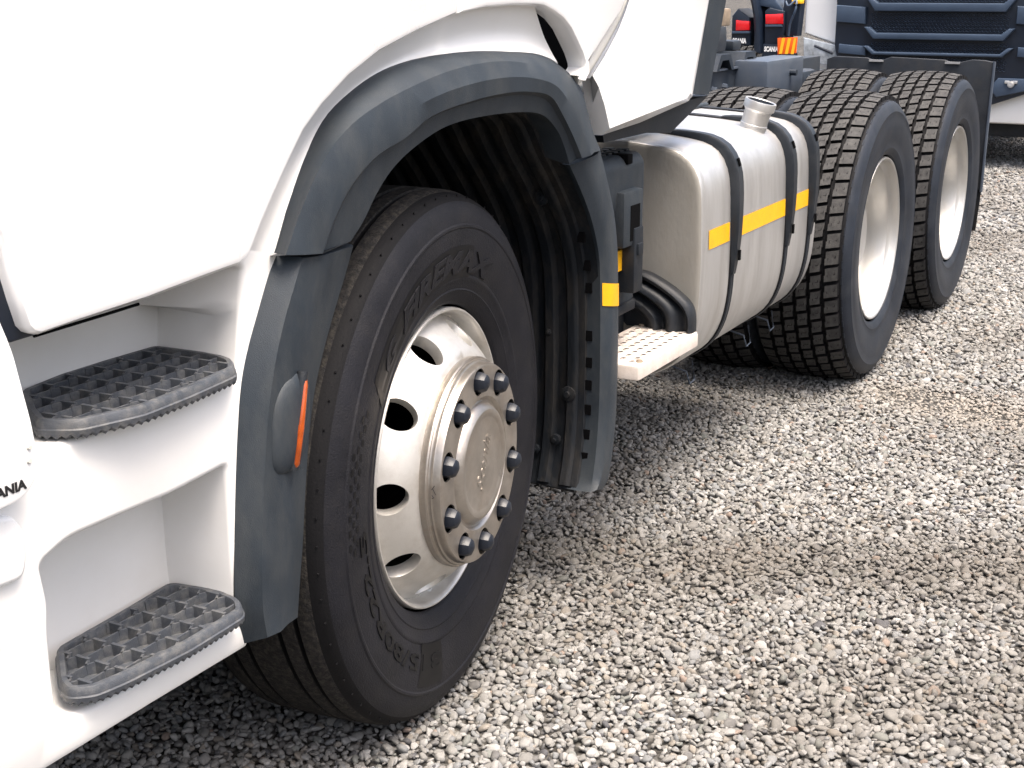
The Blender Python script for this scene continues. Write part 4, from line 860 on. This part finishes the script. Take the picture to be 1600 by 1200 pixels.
# ------------------------------------------------------------------ fuel tank
prof = [(0.62, 1.020), (0.40, 1.022), (0.25, 1.018), (0.12, 1.010), (0.04, 1.001), (-0.01, 0.990), (-0.045, 0.968), (-0.066, 0.935), (-0.078, 0.89), (-0.083, 0.80), (-0.085, 0.70), (-0.083, 0.60), (-0.076, 0.535), (-0.060, 0.478), (-0.033, 0.432), (0.01, 0.395), (0.07, 0.368), (0.16, 0.350), (0.35, 0.345), (0.62, 0.35)]
pr_ = cr([(0, a, b) for a, b in prof], 72)
def prof_row(x, k): # k: inset
    c = np.array([0, 0.28, 0.69]); out = []
    for p in pr_:
        d = c-p; d /= np.linalg.norm(d); q = p+d*k; out.append((x, q[1], q[2]))
    return out
X0, X1 = 1.215, 2.30
rows = []
for x, k in ((X0+0.002, 0.075), (X0+0.0005, 0.035), (X0, 0.018), (X0+0.001, 0.011), (X0+0.004, 0.0045), (X0+0.009, 0.0012), (X0+0.020, 0.0003), (X0+0.034, 0.003), (X0+0.038, 0.003), (X0+0.044, 0.0), (X0+0.3, 0), (X1-0.3, 0), (X1-0.044, 0.0), (X1-0.038, 0.003), (X1-0.03, 0.001), (X1-0.018, 0.0035), (X1-0.009, 0.010), (X1, 0.03), (X1-0.002, 0.06)):
    rows.append(prof_row(x, k))
tv, tf = grid(rows); nrow = len(pr_); b = len(tv)
tv = list(tv); f_ = list(tf)
f_.append(list(range(nrow))); f_.append([(len(rows)-1)*nrow+i for i in range(nrow)][::-1])
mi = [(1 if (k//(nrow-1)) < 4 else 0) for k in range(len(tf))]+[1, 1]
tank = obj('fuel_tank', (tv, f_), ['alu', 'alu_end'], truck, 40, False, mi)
def strap(xc, w=0.0135):
    rows = []
    for dx, o in ((-w, 0.0), (-w, 0.004), (-w*0.72, 0.0062), (-w*0.45, 0.0045), (w*0.45, 0.0045), (w*0.72, 0.0062), (w, 0.004), (w, 0.0)):
        c = np.array([0, 0.28, 0.69]); r = []
        for p in pr_[6:-6]:
            d = p-c; d /= np.linalg.norm(d); q = p+d*o; r.append((xc+dx, q[1], q[2]))
        rows.append(r)
    s = obj('strap', grid(rows), 'strap', tank, 40)
    # rubber underlay shows as a thin black line each side
    rows = [[(xc+dx, *(tuple((p+(p-np.array([0, 0.28, 0.69]))/np.linalg.norm(p-np.array([0, 0.28, 0.69]))*o)[1:]))) for p in pr_[4:-4]] for dx, o in ((-w-0.006, 0.0005), (-w-0.0045, 0.003), (w+0.0045, 0.003), (w+0.006, 0.0005))]
    rows = [[(q[0], q[1], q[2]) for q in rw] for rw in rows]
    obj('strap_underlay', grid(rows), 'rubber_dk', tank, 40)
    # moulded shoulder over the top corner
    sh_rows = []; idx = list(range(18, 39)); cc = np.array([0, 0.28, 0.69])
    for dx, o in ((-1, 0.0), (-1, 0.75), (-0.8, 1.0), (0.8, 1.0), (1, 0.75), (1, 0.0)):
        r = []
        for m_i, i in enumerate(idx):
            u_ = m_i/(len(idx)-1); hh = 0.010+0.018*math.sin(math.pi*min(1, u_*1.02))**0.7; ww = w*(1.0+0.65*math.sin(math.pi*u_)**0.8)
            p = pr_[i]; d = (p-cc)/np.linalg.norm(p-cc); q = p+d*hh*o; r.append((xc+dx*ww, q[1], q[2]))
        sh_rows.append(r)
    cap = obj('strap_shoulder', grid(sh_rows), 'strap', tank, 40)
    # slots in the shoulder and the screws lower down
    for i, hh, L_ in ((27, 0.0315, 0.011), (36, 0.0235, 0.014)):
        p = pr_[i]; d = (p-cc)/np.linalg.norm(p-cc); t = Vector(pr_[i+1]-pr_[i-1]).normalized(); q = Vector(p+d*hh); q.x = xc
        m3 = Matrix((Vector((1, 0, 0)), t, Vector(d))).transposed().to_4x4(); m3.translation = q
        obj('strap_slot', xf(box(-0.006, 0.006, -L_, L_, -0.004, 0.001), m3), 'black', tank)
    for z in (0.835, 0.815, 0.79, 0.768):
        obj('strap_screw', xf(revolve([(0.0001, -0.004), (0.0035, -0.004), (0.0045, 0.0)], 10), Matrix.Translation((xc+(0.005 if z in (0.835, 0.79) else -0.006), -0.0885, z))), 'chassis_lt', tank)
    # hanger loop below
    P = [(xc-0.02, 0.10, 0.352), (xc-0.02, 0.03, 0.335), (xc-0.02, 0.02, 0.300), (xc+0.02, 0.02, 0.305), (xc+0.02, 0.03, 0.36)]
    obj('hanger_loop', tube(P, 0.003, 6), 'chassis_lt', tank)
for xc in (1.455, 1.955, 2.195): strap(xc)
mb = MB()
def tape_strip(x0, x1, z0=0.754-0.026, z1=0.754+0.026):
    rows = []
    for z in np.linspace(z0, z1, 4):
        y = float(np.interp(z, [0.60, 0.70, 0.80], [-0.083, -0.085, -0.083]))-0.0022
        rows.append([(x, y, z) for x in np.linspace(x0, x1, 12)])
    return grid(rows)
obj('reflective_tape', tape_strip(1.262, 1.425), 'tape', tank); obj('reflective_tape', tape_strip(1.485, 1.930), 'tape', tank)
obj('reflective_tape', tape_strip(1.980, 2.172), 'tape', tank); obj('reflective_tape', tape_strip(2.216, 2.272), 'tape', tank)
# long seams on the tank top
for yy in (0.30, 0.42):
    zt = float(np.interp(yy, [0.12, 0.25, 0.4, 0.62], [1.010, 1.018, 1.022, 1.020]))
    obj('breather_pipe', tube([(X0+0.05, yy, zt+0.006), (X0+0.5, yy, zt+0.010), (X1-0.05, yy, zt+0.006)], 0.009, 8), 'plastic', tank, 60)
# filler neck
nk = revolve([(0.036, 0.045), (0.036, 0.0), (0.0355, -0.012), (0.0368, -0.013), (0.0368, -0.018), (0.0355, -0.019), (0.0355, -0.055), (0.0385, -0.062), (0.0425, -0.065), (0.0430, -0.086), (0.0420, -0.089), (0.0385, -0.089), (0.0372, -0.087)], 48)
mb = MB(); mb.add(nk); mb.add(revolve([(0.0370, -0.0868), (0.0355, -0.080), (0.0340, -0.03), (0.0001, -0.03)], 48), 1)
neck = mb.obj('filler_neck', ['alu', 'chassis'], tank, 35, True)
NECK = Vector((1.868, 0.010, 0.990)); ax = Vector((0.02, -0.26, 0.96)).normalized()
neck.scale = (1.12, 1.0, 1.12)
neck.location = NECK; neck.rotation_mode = 'QUATERNION'; neck.rotation_quaternion = (-ax).to_track_quat('Y', 'Z')

# ------------------------------------------------------------------ battery box, boarding plate and its bracket
P = [(0.035, 0.62), (0.030, 0.80), (0.012, 0.895), (0.012, 0.985), (0.030, 1.008), (0.55, 1.008), (0.55, 0.62)]
Pr = corner_round(P, 0.012, 3)
mb = MB(); n = len(Pr); xs = [0.70, 1.03, 1.045, 1.05]; ins = [0, 0, 0.004, 0.014]
rows = [[(x, a, b_) for a, b_ in inset(Pr, i)] for x, i in zip(xs, ins)]
gv, gf = grid(rows, closed_u=True); tvf = tri_fill([inset(Pr, 0.014)]); mb.add((gv, gf)); mb.add(([(1.05, a, b_) for a, b_ in tvf[0]], tvf[1])); mb.add(([(0.70, a, b_) for a, b_ in tri_fill([Pr])[0]], tri_fill([Pr])[1]))
bat = mb.obj('battery_box', 'plastic', truck, 30, True)
each('anti_slip_stud', [bbox(0.72+i*0.036, 0.742+i*0.036, 0.05+j*0.04, 0.078+j*0.04, 1.006, 1.013, 0.002) for i in range(9) for j in range(5)], 'plastic_dk', bat)
obj('cover_notch', MB().add(bbox(0.925, 0.955, 0.008, 0.10, 0.985, 1.0095, 0.003)).v and bbox(0.925, 0.955, 0.008, 0.10, 0.985, 1.0095, 0.003), 'black', bat)
# latch tower on the box
mb = MB(); mb.add(bbox(0.868, 0.990, -0.010, 0.06, 0.785, 0.925, 0.012)); mb.obj('latch_frame', 'plastic', bat)
mb = MB(); mb.add(box(0.905, 0.962, -0.0115, 0.0, 0.80, 0.888)); mb.obj('latch_recess', 'black', bat)
mb = MB(); mb.add(bbox(0.922, 0.978, -0.016, 0.03, 0.665, 0.83, 0.005)); mb.add(bbox(0.935, 0.965, -0.022, 0.0, 0.76, 0.79, 0.003)); mb.obj('latch', 'plastic_dk', bat)
obj('reflective_tape', box(0.80, 0.972, 0.018, 0.030, 0.722, 0.774), 'tape', bat)
MB().add(bbox(0.72, 1.04, 0.028, 0.5, 0.60, 0.625, 0.006)).obj('box_base', 'plastic_dk', bat)

def plate():
    zt = 0.515; P = [(0.80, -0.085), (1.20, -0.088), (1.215, -0.080), (1.232, 0.10), (0.80, 0.10)]
    P = corner_round(P, 0.01, 2); v, f = [], []
    mb = MB()
    # perforated top: raised oval-edged holes laid out in staggered rows
    tv, tf = tri_fill([inset(P, 0.006)]); mb.add(([(a, b_, zt) for a, b_ in tv], tf))
    rows = [[(a, b_, z) for a, b_ in inset(P, q)] for q, z in ((0.006, zt), (0.002, zt-0.002), (0.0, zt-0.007), (0.0, zt-0.036), (0.003, zt-0.038), (0.003, zt-0.03))]
    mb.add(grid(rows, closed_u=True))
    return mb.obj('boarding_plate', 'plate', truck, 35, True)
pl = plate()
mb = MB()
for i in range(10):
    for j in range(5):
        x = 0.83+i*0.036+(0.018 if j % 2 else 0); y = -0.055+j*0.031
        if x > 1.19: continue
        r = revolve([(0.0098, 0.0), (0.0078, 0.0032), (0.0066, 0.0030)], 12); m_ = Matrix.Translation((x, y, 0.515)) @ Matrix.Rotation(math.pi/2, 4, 'X')
        MB().add(xf(r, m_), 0).add(xf(revolve([(0.0068, 0.0006), (0.0001, 0.0006)], 12), m_), 1).obj('grip_hole', ['plate', 'black'], pl, 50)
for x, y in ((0.84, -0.07), (1.20, 0.075), (1.05, 0.085)): obj('plate_bolt', xf(revolve([(0.0001, 0.006), (0.007, 0.006), (0.010, 0.0)], 6), Matrix.Translation((x, y, 0.515)) @ Matrix.Rotation(math.pi/2, 4, 'X')), 'tan', pl)
# moulded dark bracket: stacked ribs curving down to the plate
BR = {'outer': [(0.081, 0.666), (0.058, 0.662), (0.006, 0.638), (-0.035, 0.612), (-0.062, 0.587), (-0.073, 0.559), (-0.075, 0.512)],
 'v1': [(0.08, 0.639), (0.052, 0.637), (0.009, 0.615), (-0.025, 0.592), (-0.046, 0.568), (-0.052, 0.547), (-0.053, 0.512)],
 'r2': [(0.108, 0.64), (0.07, 0.626), (0.027, 0.606), (-0.005, 0.581), (-0.019, 0.558), (-0.023, 0.512)],
 'v2': [(0.107, 0.615), (0.073, 0.601), (0.041, 0.582), (0.018, 0.561), (0.01, 0.512)],
 'r3': [(0.126, 0.603), (0.088, 0.586), (0.056, 0.568), (0.033, 0.547), (0.025, 0.512)],
 'inn': [(0.139, 0.58), (0.106, 0.566), (0.077, 0.548), (0.062, 0.512)]}
bx = lambda k, x, dy=0, dz=0: [(x, a+dy, b_+dz) for a, b_ in BR[k]]
back = [(-0.0, 0.0)]
rows = [bx('outer', 1.214, -0.002, 0.002), bx('outer', 1.185, -0.004, 0.004), bx('outer', 1.172, 0.0, 0.0), bx('outer', 1.172, 0.009, -0.010), bx('v1', 1.196), bx('r2', 1.166, -0.006, 0.006), bx('r2', 1.162, 0.006, -0.006), bx('v2', 1.194), bx('r3', 1.168, -0.005, 0.004), bx('r3', 1.168, 0.006, -0.006), bx('inn', 1.196), [(1.2, 0.2, 0.56), (1.2, 0.15, 0.54), (1.2, 0.12, 0.512)]]
br = obj('plate_bracket', shade(rows, 3, 40), 'plastic_dk', truck, 50)
obj('bracket_web', box(0.80, 1.19, 0.125, 0.14, 0.44, 0.60), 'plastic_dk', truck)

# ------------------------------------------------------------------ chassis
mb = MB()
for y0, y1 in ((0.75, 0.83), (2*YC-0.83, 2*YC-0.75)):
    mb.add(bbox(-0.9, 5.15, y0, y1, 0.80, 1.055, 0.006))
mb.obj('chassis_rail', 'chassis', truck)
mb = MB(); mb.add(bbox(3.82, 4.36, 0.60, 0.76, 0.88, 1.092, 0.02)); mb.obj('rail_end_cover', 'chassis_lt', truck)
mb = MB(); mb.add(bbox(5.08, 5.30, 0.62, 1.65, 0.70, 0.93, 0.02)); mb.add(bbox(4.365, 4.63, 0.61, 0.74, 0.84, 1.02, 0.03)); mb.add(tube([(4.145, 0.57, 1.026), (4.145, 0.61, 1.026)], 0.014, 10)); mb.obj('rear_crossmember', 'chassis', truck)
bolt = revolve([(0.0001, -0.02), (0.012, -0.02), (0.016, 0.0)], 8)
for (x, y, z) in [(4.46, 0.605, 0.98), (4.55, 0.605, 0.93), (4.40, 0.605, 0.90)]+[(3.02+0.13*k, 0.75, 0.955+0.006*k) for k in range(6)]:
    obj('frame_bolt', xf(bolt, Matrix.Translation((x, y, z))), 'chassis_lt', truck)
MB().add(box(-0.6, 2.4, 0.95, 1.35, 0.50, 0.85)).add(box(0.9, 4.6, 0.85, 1.4, 0.30, 0.62)).add(tube([(2.955, 0.2, 0.50), (2.955, 2.0, 0.50)], 0.09, 12)).add(tube([(4.305, 0.2, 0.50), (4.305, 2.0, 0.50)], 0.09, 12)).add(tube([(0, 0.25, 0.50), (0, 2.0, 0.50)], 0.07, 12)).obj('drivetrain', 'black', truck)  # unseen dark bulk, added to keep the ground under the truck dark
MB().add(box(1.2, 2.3, 1.65, 2.3, 0.35, 1.0)).obj('far_side_tank', 'alu', truck)  # unseen, added to close off light from the far side
# coupling supports on the rail
mb = MB()
for x in (3.60, 3.92):
    P = [(x-0.10, 1.057), (x-0.05, 1.125), (x+0.07, 1.125), (x+0.12, 1.057), (x+0.09, 1.057), (x+0.05, 1.10), (x-0.03, 1.10), (x-0.07, 1.057)]
    tv, tf = tri_fill([P]); mb.add(([(a, 0.72, b_) for a, b_ in tv], tf)); mb.add(([(a, yy, b_) for a, b_ in P for yy in (0.72, 0.86)], [[2*i, 2*((i+1) % 8), 2*((i+1) % 8)+1, 2*i+1] for i in range(8)]))
mb.obj('coupling_bracket', 'chassis', truck)
MB().add(bbox(3.50, 3.80, 0.78, 1.5, 1.125, 1.24, 0.03)).add(bbox(3.93, 4.04, 0.80, 1.4, 1.125, 1.17, 0.015)).obj('coupling_base', 'chassis', truck)
MB().add(box(2.9, 3.82, 0.735, 0.835, 1.056, 1.064)).obj('rail_flange_lit', 'chassis_lt', truck)  # paler strip: light on the rail top put into its colour
MB().add(bbox(3.64, 3.88, 0.80, 1.4, 1.235, 1.31, 0.01)).obj('coupling_casting', 'tan', truck)

# rear mudguard behind the last wheel: wavy-topped dark plates and hanging flap
P = [(-0.150, 0.44), (-0.155, 1.052), (-0.11, 1.060), (-0.05, 1.062), (0.0, 1.050), (0.05, 1.048), (0.08, 1.058), (0.34, 1.066), (0.38, 1.05), (0.42, 1.048), (0.46, 1.06), (0.62, 1.064), (0.66, 1.05), (0.66, 0.44)]
mud = obj('mudguard', panel(P, FX(4.95), 0.02, 0.003, back=True), 'plastic_dk', truck)
obj('mudguard_edge', tube([(4.948, -0.156, 1.055), (4.948, -0.150, 0.75), (4.948, -0.146, 0.43)], 0.007, 6), 'chassis_lt', mud)
obj('flap', panel([(-0.13, 0.235), (-0.145, 0.50), (0.6, 0.50), (0.6, 0.235)], FX(4.975), 0.012, 0.003, back=True), 'liner', mud)
MB().add(box(4.94, 4.95, 0.005, 0.075, 1.040, 1.050)).add(box(4.94, 4.95, 0.375, 0.445, 1.042, 1.052)).obj('mudguard_clip', 'alu', mud)

# ------------------------------------------------------------------ truck parked behind, front end
ft = tag(empty('parked_truck', (9.7, 1.09, 0)), 'white truck parked behind facing the viewer, only its navy grille and white bumper corner showing', 'truck')
def fpanel(name, P, x, depth, r, m, smooth=30, par=None):
    o = obj(name, panel([(a-1.09, b_) for a, b_ in P], FX(x-9.7), depth, r), m, par or ft, smooth); return o
mirror = lambda P: [(2.18-a, b_) for a, b_ in P]
fpanel('cab', [(-0.05, 3.2), (-0.05, 1.02), (0.3, 0.9), (1.9, 0.9), (2.235, 1.01), (2.24, 3.2)], 9.78, 2.0, 0.05, 'white')
fpanel('front_bumper', [(-0.05, 0.40), (0.0, 0.80), (0.38, 0.60), (1.8, 0.60), (2.2, 0.80), (2.23, 0.40), (2.1, 0.335), (0.06, 0.335)], 9.74, 0.6, 0.03, 'white_low')
gb = fpanel('grille_surround', [(0.25, 1.7), (0.22, 0.66), (0.40, 0.575), (0.63, 0.49), (0.98, 0.40), (1.5, 0.42), (1.885, 0.74), (1.93, 0.93), (1.93, 1.24), (1.965, 1.7)], 9.66, 0.12, 0.012, 'navy')
for z0, z1 in ((1.205, 1.27), (0.985, 1.035), (0.86, 0.885)):
    P = [(0.50, z1+0.045), (0.545, z1+0.045), (0.60, z1), (1.58, z1), (1.635, z1+0.045), (1.68, z1+0.045), (1.60, z0), (0.58, z0)]
    fpanel('grille_bar', P, 9.60, 0.08, 0.010, 'navy_lt', par=None)  # paler than the surround: sky light on the ledges put into the colour
for (a0, a1, z0, z1) in ((1.68, 1.92, 1.10, 1.235), (1.66, 1.885, 0.85, 0.925), (0.26, 0.50, 1.10, 1.235), (0.26, 0.47, 0.85, 0.925)):
    fpanel('trim_block', [(a0, z0), (a0, z1), (a1, z1+0.015), (a1, z0+0.015)], 9.62, 0.05, 0.012, 'navy_lt')  # blocks paler too, their sky-lit tone painted in
fpanel('trim_block', [(0.25, 0.62), (0.28, 0.70), (0.60, 0.70), (0.66, 0.62), (0.60, 0.55), (0.40, 0.60)], 9.63, 0.05, 0.01, 'navy_lt')
def mesh_panel(z0, z1, name='grille_mesh'):
    mb = MB(); p = 0.030
    nrow = int((z1-z0)/(p*0.8)); 
    for j in range(nrow+1):
        for i in range(int(1.10/p)):
            cy = 0.56+i*p+(p/2 if j % 2 else 0); cz = z0+j*p*0.8
            r = p*0.40
            pts = [(cy+r*math.cos(t)*0.95, cz+r*math.sin(t)*0.75) for t in [math.pi/6+k*math.pi/3 for k in range(6)]]
            V = [(9.655-9.7, a-1.09, b_) for a, b_ in pts]+[(9.648-9.7, (a-cy)*1.25+cy-1.09, (b_-cz)*1.25+cz) for a, b_ in pts]
            mb.add((V, [[k, (k+1) % 6, 6+(k+1) % 6, 6+k] for k in range(6)]))
    return mb.obj(name, 'navy_lt', ft, None)
g1 = mesh_panel(1.06, 1.19); g2 = mesh_panel(0.90, 0.955); g3 = mesh_panel(1.29, 1.45); g4 = mesh_panel(0.76, 0.84)
hl = fpanel('headlamp', [(1.90, 0.765), (2.14, 0.77), (2.20, 0.84), (2.21, 0.985), (1.92, 0.925)], 9.70, 0.06, 0.012, 'glass')
MB().add(tube([(0.0, 0.86, 0.86), (0.004, 1.02, 0.92)], 0.012, 8)).obj('lamp_divider', 'navy', hl)
mb = MB()
mb.add(xf(revolve([(0.0001, -0.02), (0.016, -0.02), (0.018, -0.014), (0.024, -0.014), (0.027, -0.008), (0.027, 0.0)], 20), Matrix.Translation((9.625-9.7, 0.495-1.09, 0.655)) @ Matrix.Rotation(-math.pi/2, 4, 'Z')))
for s in (-1, 1): mb.add(bbox(-0.085, -0.07, 0.495-1.09+s*0.030-0.018, 0.495-1.09+s*0.030+0.018, 0.660, 0.684, 0.005))
mb.obj('bumper_badge', 'alu', ft)
mb = MB(); mb.add(box(0.5, 5, -0.5, 0.5, 0.35, 0.9)); mb.obj('chassis', 'black', ft)
for yy, rz in ((-1.12, 0), (1.12, math.pi)):
    w = empty('wheel', (1.4, yy, 0.505), ft, (0, 0, rz)); put(tyre, w); put(rim, w)
mb = MB(); mb.add(bbox(0.2, 0.9, -1.05, 1.05, 0.22, 0.36, 0.02)); mb.obj('underbody_shade', 'plastic_dk', ft)  # dark box standing in for the shade under the bumper

# ------------------------------------------------------------------ rear end of a neighbouring tractor
nb = tag(empty('parked_tractor_rear', (7.5, 1.85, 0)), 'dark truck rear with two red tail lamps, left of the navy grille', 'truck')
def npart(name, P, x, depth, r, m, par=None):
    return obj(name, panel([(a-1.85, b_) for a, b_ in P], FX(x-7.5), depth, r), m, par or nb, 30)
npart('lamp_housing', [(1.828, 1.01), (1.835, 1.235), (1.80, 1.26), (1.69, 1.235), (1.685, 1.12), (1.708, 1.01)], 7.50, 0.25, 0.012, 'navy')
npart('mudguard_top', [(1.90, 1.42), (1.885, 1.27), (1.80, 1.255), (1.70, 1.232), (1.76, 1.30), (1.80, 1.42)], 7.52, 0.2, 0.01, 'navy_lt')
t1_ = npart('tail_lamp', [(1.820, 1.147), (1.825, 1.212), (1.70, 1.218), (1.697, 1.150)], 7.485, 0.03, 0.006, 'red')
npart('lamp_lip', [(1.82, 1.128), (1.82, 1.144), (1.70, 1.146), (1.70, 1.130)], 7.48, 0.04, 0.004, 'navy_lt')
npart('mud_flap', [(1.84, 0.90), (1.833, 1.015), (1.705, 1.012), (1.705, 0.90)], 7.495, 0.02, 0.003, 'navy')
npart('lamp_housing', [(2.07, 1.0), (2.07, 1.20), (2.03, 1.25), (1.94, 1.19), (1.925, 1.0)], 7.50, 0.25, 0.012, 'navy')
npart('tail_lamp', [(2.035, 1.100), (2.035, 1.172), (1.936, 1.165), (1.936, 1.105)], 7.485, 0.03, 0.006, 'red')
npart('lamp_lip', [(2.06, 1.08), (2.06, 1.096), (1.93, 1.098), (1.93, 1.084)], 7.48, 0.04, 0.004, 'navy_lt')
for yc_, zc_ in ((1.772, 0.965), (2.005, 1.018)):
    tv, tf = text_mesh('SCANIA', 0.045, 0.002)
    obj('lettering', thick(tv, tf, lambda x, y, h, yc_=yc_, zc_=zc_: (-0.008-h, yc_-1.85-x*0.62, zc_+y), 0.001), 'white_ink', nb, None)
# curved mudguard arch between the lamps
arcp = [(0, 0.24, 1.52), (0, 0.12, 1.44), (0, 0.045, 1.33), (0, 0.005, 1.2), (0, -0.012, 1.05), (0, -0.012, 0.95)]
a_ = cr(arcp, 20); rows = [a_+np.array([0.0, d, 0]) for d in ()] if False else None
obj('mudguard_arch', grid([[(x_, p[1]+o_, p[2]+o_*0.3) for p in a_] for x_, o_ in ((0.25, 0.0), (0.0, 0.0), (-0.03, 0.012), (-0.035, 0.035), (-0.02, 0.055), (0.25, 0.058))]), 'navy', nb, 50)
npart('light_bracket', [(1.60, 1.07), (1.585, 1.30), (1.60, 1.42), (1.70, 1.40), (1.71, 1.25), (1.685, 1.07)], 7.52, 0.1, 0.01, 'navy')
obj('air_coil', MB().add(tube(cr([(-0.02, -0.17+0.0, 1.30), (-0.05, -0.20, 1.27), (-0.02, -0.24, 1.31), (-0.05, -0.25, 1.25), (-0.03, -0.21, 1.15), (-0.02, -0.2, 1.07)], 30), 0.008, 8)).v and tube(cr([(-0.02, -0.17, 1.30), (-0.05, -0.20, 1.27), (-0.02, -0.24, 1.31), (-0.05, -0.25, 1.25), (-0.03, -0.21, 1.15), (-0.02, -0.2, 1.07)], 30), 0.008, 8), 'navy_lt', nb, 60)
MB().add(bbox(-0.02, 0.06, -0.275, -0.21, 1.285, 1.31, 0.006)).obj('coupling_head', 'yellow', nb)
bd = npart('marker_board', [(1.718, 0.946), (1.724, 1.056), (1.584, 1.064), (1.588, 0.957)], 7.47, 0.01, 0.002, 'orange')
mb = MB()
for k in range(3):
    y0 = 1.714-0.042*k-0.006; w_ = 0.022; sl = -0.018
    P = [(y0, 0.951), (y0-w_, 0.951), (y0-w_+sl, 1.057), (y0+sl, 1.057)]
    P = [(max(a, 1.590), b_) for a, b_ in P]
    mb.add(([(-0.0325, a-1.85, b_) for a, b_ in P], [[0, 1, 2, 3]]))
mb.obj('board_stripe', 'yellow', nb)
MB().add(box(0.1, 0.5, -0.20, 0.35, 0.55, 0.90)).obj('chassis_frame', 'navy', nb)
for yy in (0.08,):
    w = empty('wheel', (0.62, 0.02, ZR), nb, (0, 0, 0)); put(dt, w); put(dr, w)
print('objects', len(S.objects))
